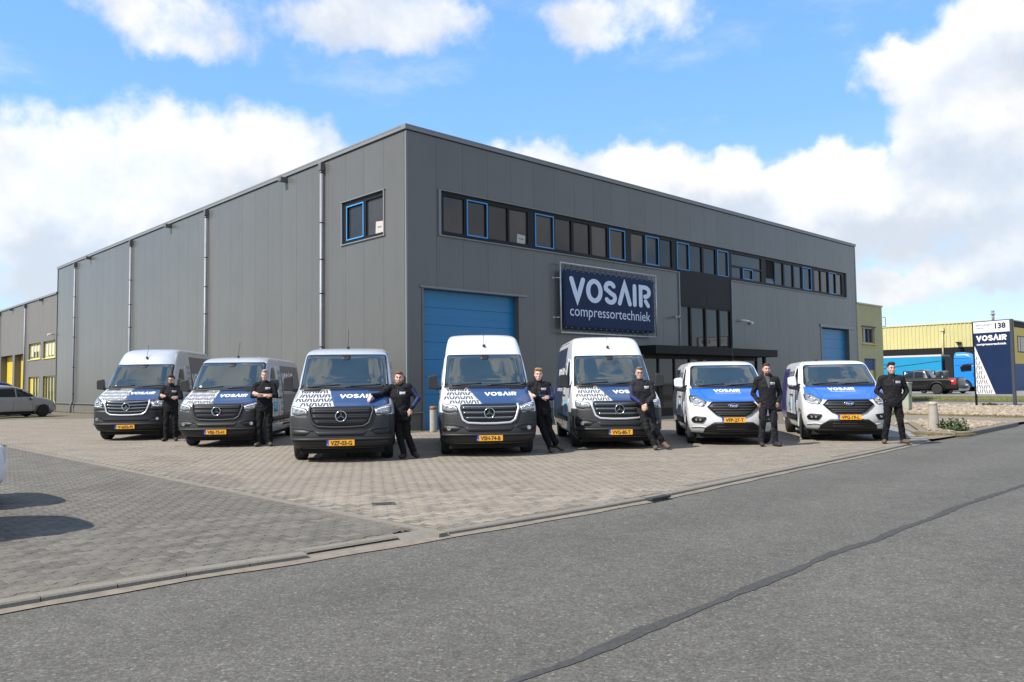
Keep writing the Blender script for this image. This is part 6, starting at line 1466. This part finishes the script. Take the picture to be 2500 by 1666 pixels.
ya = math.degrees(math.atan2(-.695,.719))
def rear_at(c, L): return (c[0]-.695*L, c[1]-.719*L)
car('parked_car','car','white car whose rear bumper just enters at the left edge',rear_at((-6.80,10.56),4.0),ya,low,mt_cwhite,dl2,2.5,.85,.31,lmp,None,[(-.62,1.02),(.62,1.02),(.52,1.32),(-.52,1.32)])
car('parked_car','car','dark hatchback parked just outside the left edge, only its shadow in view',rear_at((-5.61,8.44),4.0),ya,hat,mt_blackp,dl2,2.5,.85,.31,lmp,None,[(-.62,1.02),(.62,1.02),(.52,1.32),(-.52,1.32)])
car('parked_car','car','pale silver car behind the tail of the black pickup',(36.6,64.3),20,hat,mt_csil,dl2,2.5,.85,.31,lmp,[(-.68,.98),(.68,.98),(.56,1.34),(-.56,1.34)],None,z=.30)
# black pickup, side on, facing left
PKP,PKY = (30.6,65.9,.30),R(-136.2)
PK = empty('pickup_truck', PKP, PKY, label='black crew cab pickup parked side on beyond the grass verge', category='pickup')
L = 6.1; rows = [(.42,.15,.88,.4,2.6,L-.12,.12),(.55,.03,.95,.45,2.8,L-.02,.12),(.80,.0,.975,.42,3,L,.12),(1.02,.06,.97,.4,3,L,.12),(1.14,.20,.96,.38,3,L,.12),(1.22,.55,.95,.3,3,L,.12),(1.26,1.0,.94,.3,3,L-.01,.12)]
B = Body(rows); link('body', B.mesh('body',mt_blackp,[(1.0,.40,.50),(4.55,.40,.50)]), PK)
cab = [(1.255,1.55,.90,.30,3.2,4.02,.15),(1.5,1.95,.83,.3,3.2,3.92,.15),(1.75,2.35,.76,.3,3.2,3.80,.16),(1.88,2.62,.70,.34,3,3.70,.2),(1.95,3.0,.55,.35,2.8,3.5,.2)]
CBd = Body(cab); o = link('cab', CBd.mesh('cab',mt_blackp), PK)
for sd in 'LR':
    for pl in ([(1.98,1.32),(2.36,1.74),(2.78,1.80),(2.80,1.32)],[(2.88,1.32),(2.88,1.80),(3.52,1.76),(3.56,1.32)]): put('side_window', CBd.patch(MB(),sd,rnd(pl,.03),.006,.012,step=.1), mt_sg, o)
put('windscreen', CBd.patch(MB(),'F',[(-.76,1.32),(.76,1.32),(.64,1.82),(-.64,1.82)],.006,.012,step=.1), mt_ws, o)
for sd in 'LR': put('side_crease', B.line(MB(),sd,[(.3,1.13),(5.9,1.13)],.05,.01,.02), M('trim_gloss',(.10,.10,.105),.25,coat=1.), PK)
for y in (1.0,4.55):
    for sg in (-1,1):
        wheel(PK,.985,y,.40,.27,sg,mt_rimd,6)
        A = [(y+.54*math.cos(R(a)),.42+.54*math.sin(R(a))) for a in range(0,181,15)]; mb = MB(); B.line(mb,'R' if sg > 0 else 'L',A,.09,.05,.06); put('wheel_flare', mb, mt_plas2, PK)
put('underbody', MB().box(-.7,.7,.6,5.6,.30,.5), mt_under, PK); put('bed_cover', MB().box(-.86,.86,4.1,L-.08,1.262,1.30), mt_plas2, PK)
put('rear_bumper', MB().box(-.95,.95,L-.02,L+.16,.46,.66), mt_plas, PK, bevel=.02); put('tow_hook', MB().box(-.08,.08,L,L+.28,.42,.5), mt_plas2, PK)
for sg in (-1,1): 
    q = MB(); sd = 'R' if sg > 0 else 'L'; B.patch(q,sd,[(5.42,1.20),(5.95,1.22),(5.95,.72),(5.60,.74),(5.62,.98),(5.46,1.0)],.012,.02,step=.1); T_ = put('tail_light', q, mt_red, PK); put('reverse_lens', B.patch(MB(),sd,[(5.60,1.06),(5.80,1.06),(5.76,.98),(5.63,.98)],.018,.01,step=.1), mt_lampw, T_)
    mirror_part(PK,sg,.96,2.0,1.36,.24,.2)
for i,(x,y) in enumerate(((-.3,4.35),(.25,4.45),(.0,4.9))):
    c = Matrix.Translation(PKP)@Matrix.Rotation(PKY,4,'Z')@Vector((x,y,1.30)); b = empty('waste_bin', c, 0.4, label=('grey bin standing on the pickup bed, nearest the cab','grey bin standing on the pickup bed, second from the cab','grey bin standing on the pickup bed, nearest the tail light')[i], category='bin')
    put('tub', MB().lathe([(.17,0),(.21,.46),(.235,.48),(.235,.52),(.20,.52)],14), M('bin_grey',(.26,.27,.28),.6), b)
# blue articulated truck, side on along the yellow hall
mt_tb = paint('truck_blue', (.010,.24,.44), .4); mt_tb2 = paint('cab_blue', (.012,.20,.60), .3)
TM = Matrix.Translation((44.68,75.2,.30))@Matrix.Rotation(BTH+R(180),4,'Z')
TR = empty('truck', TM.translation, BTH+R(180), label='bright blue articulated truck beside the yellow corrugated hall', category='truck')
# local: nose towards +y end 0, trailer towards -y ; visible flank is +x
tb = [(.45,-.02,1.20,.25,4,2.28,.1),(.9,-.04,1.24,.3,4,2.3,.1),(1.6,-.02,1.245,.35,3.6,2.3,.1),(2.3,.08,1.235,.4,3.4,2.3,.1),(3.0,.30,1.21,.42,3.2,2.3,.1),(3.4,.62,1.16,.45,3,2.28,.12),(3.62,1.0,1.05,.45,2.8,2.24,.15),(3.72,1.4,.9,.45,2.6,2.2,.2)]
B = Body(tb); cabm = B.mesh('cab',mt_tb2,[(1.35,.5,.62)])
CE = link('cab', cabm, TR, (0,0,0), (0,0,PI))
def tside(poly, off=.006): return B.patch(MB(),'L',poly,off,.015,step=.15)
for nm,pl,mt in (('side_window',rnd([(.42,1.95),(.62,2.55),(1.35,2.60),(1.72,2.30),(1.60,1.85)],.06),mt_sg),('sun_visor_band',[(.7,3.12),(2.2,3.10),(2.2,3.17),(.75,3.19)],mt_wrapd),('cab_line',[(.4,2.66),(2.25,2.40),(2.25,2.45),(.4,2.71)],mt_wrapd)):
    link(nm, tside(pl).mesh(nm,mt), CE)
link('windscreen', B.patch(MB(),'F',rnd([(-1.1,1.75),(1.1,1.75),(1.05,2.75),(-1.05,2.75)],.08),.006,.015,step=.15).mesh('windscreen',mt_ws), CE)
link('bumper', B.patch(MB(),'F',[(-1.1,.47),(1.1,.47),(1.12,.85),(-1.12,.85)],.02,.03,step=.15).mesh('bumper',mt_plas2), CE)
put('grille', B.patch(MB(),'F',[(-.9,1.0),(.9,1.0),(.9,1.6),(-.9,1.6)],.01,.02,step=.15), mt_plas2, CE)
p = B.at('L',.62,2.15,.25); put('wing_mirror', MB().box(p.x-.12,p.x+.06,.40,.62,1.7,2.45), mt_tb2, CE, bevel=.04)
put('chassis', MB().box(-.45,.45,-6.4,-1.0,.5,.95).box(-1.15,1.15,-3.2,-2.6,.45,.9), mt_under, TR); put('cab_gap', MB().box(-1.1,1.1,-3.05,-2.34,.95,3.3), mt_under, TR)
for y in (-1.35,-4.7,-11.8,-13.1,-14.4):
    for sg in (-1,1): wheel(TR,1.22,y,.50,.32,sg,mt_rim,8)
TT = put('trailer', MB().box(-1.26,1.26,-16.6,-3.3,1.05,3.40), mt_tb, TR); put('roof_rail', MB().box(-1.28,1.28,-16.62,-3.28,3.401,3.58), M('rail_pale',(.52,.49,.46),.5), TT); put('side_skirt', MB().box(1.1,1.2,-10.5,-5.6,.45,1.04).box(-1.2,-1.1,-10.5,-5.6,.45,1.04), mt_tb, TT)
mb = MB().add([(1.264,-3.35,2.98),(1.264,-3.35,2.92),(1.264,-9.6,2.20),(1.264,-9.6,2.27)],[(0,1,2,3)]); put('stripe', mb, mt_wrapd, TT)
put('name_board', MB().box(1.261,1.27,-6.9,-3.9,1.45,2.02), mt_wrapd, TT)
tv,tf,tw = text2d('Regio Transport.nl',bold=.02); mb = MB(); print2d(mb, fit([(tv,tf)],-6.75,1.62,2.7,.34,tw,.75), lambda a,b:(1.273,a,b)); put('lettering', mb, mt_inkw, TT)
tv,tf,tw = text2d('nissen.nl'); mb = MB(); print2d(mb, fit([(tv,tf)],-9.6,2.62,1.6,.32,tw,.75), lambda a,b:(1.266,a,b)); put('lettering', mb, mt_wrapd, TT)
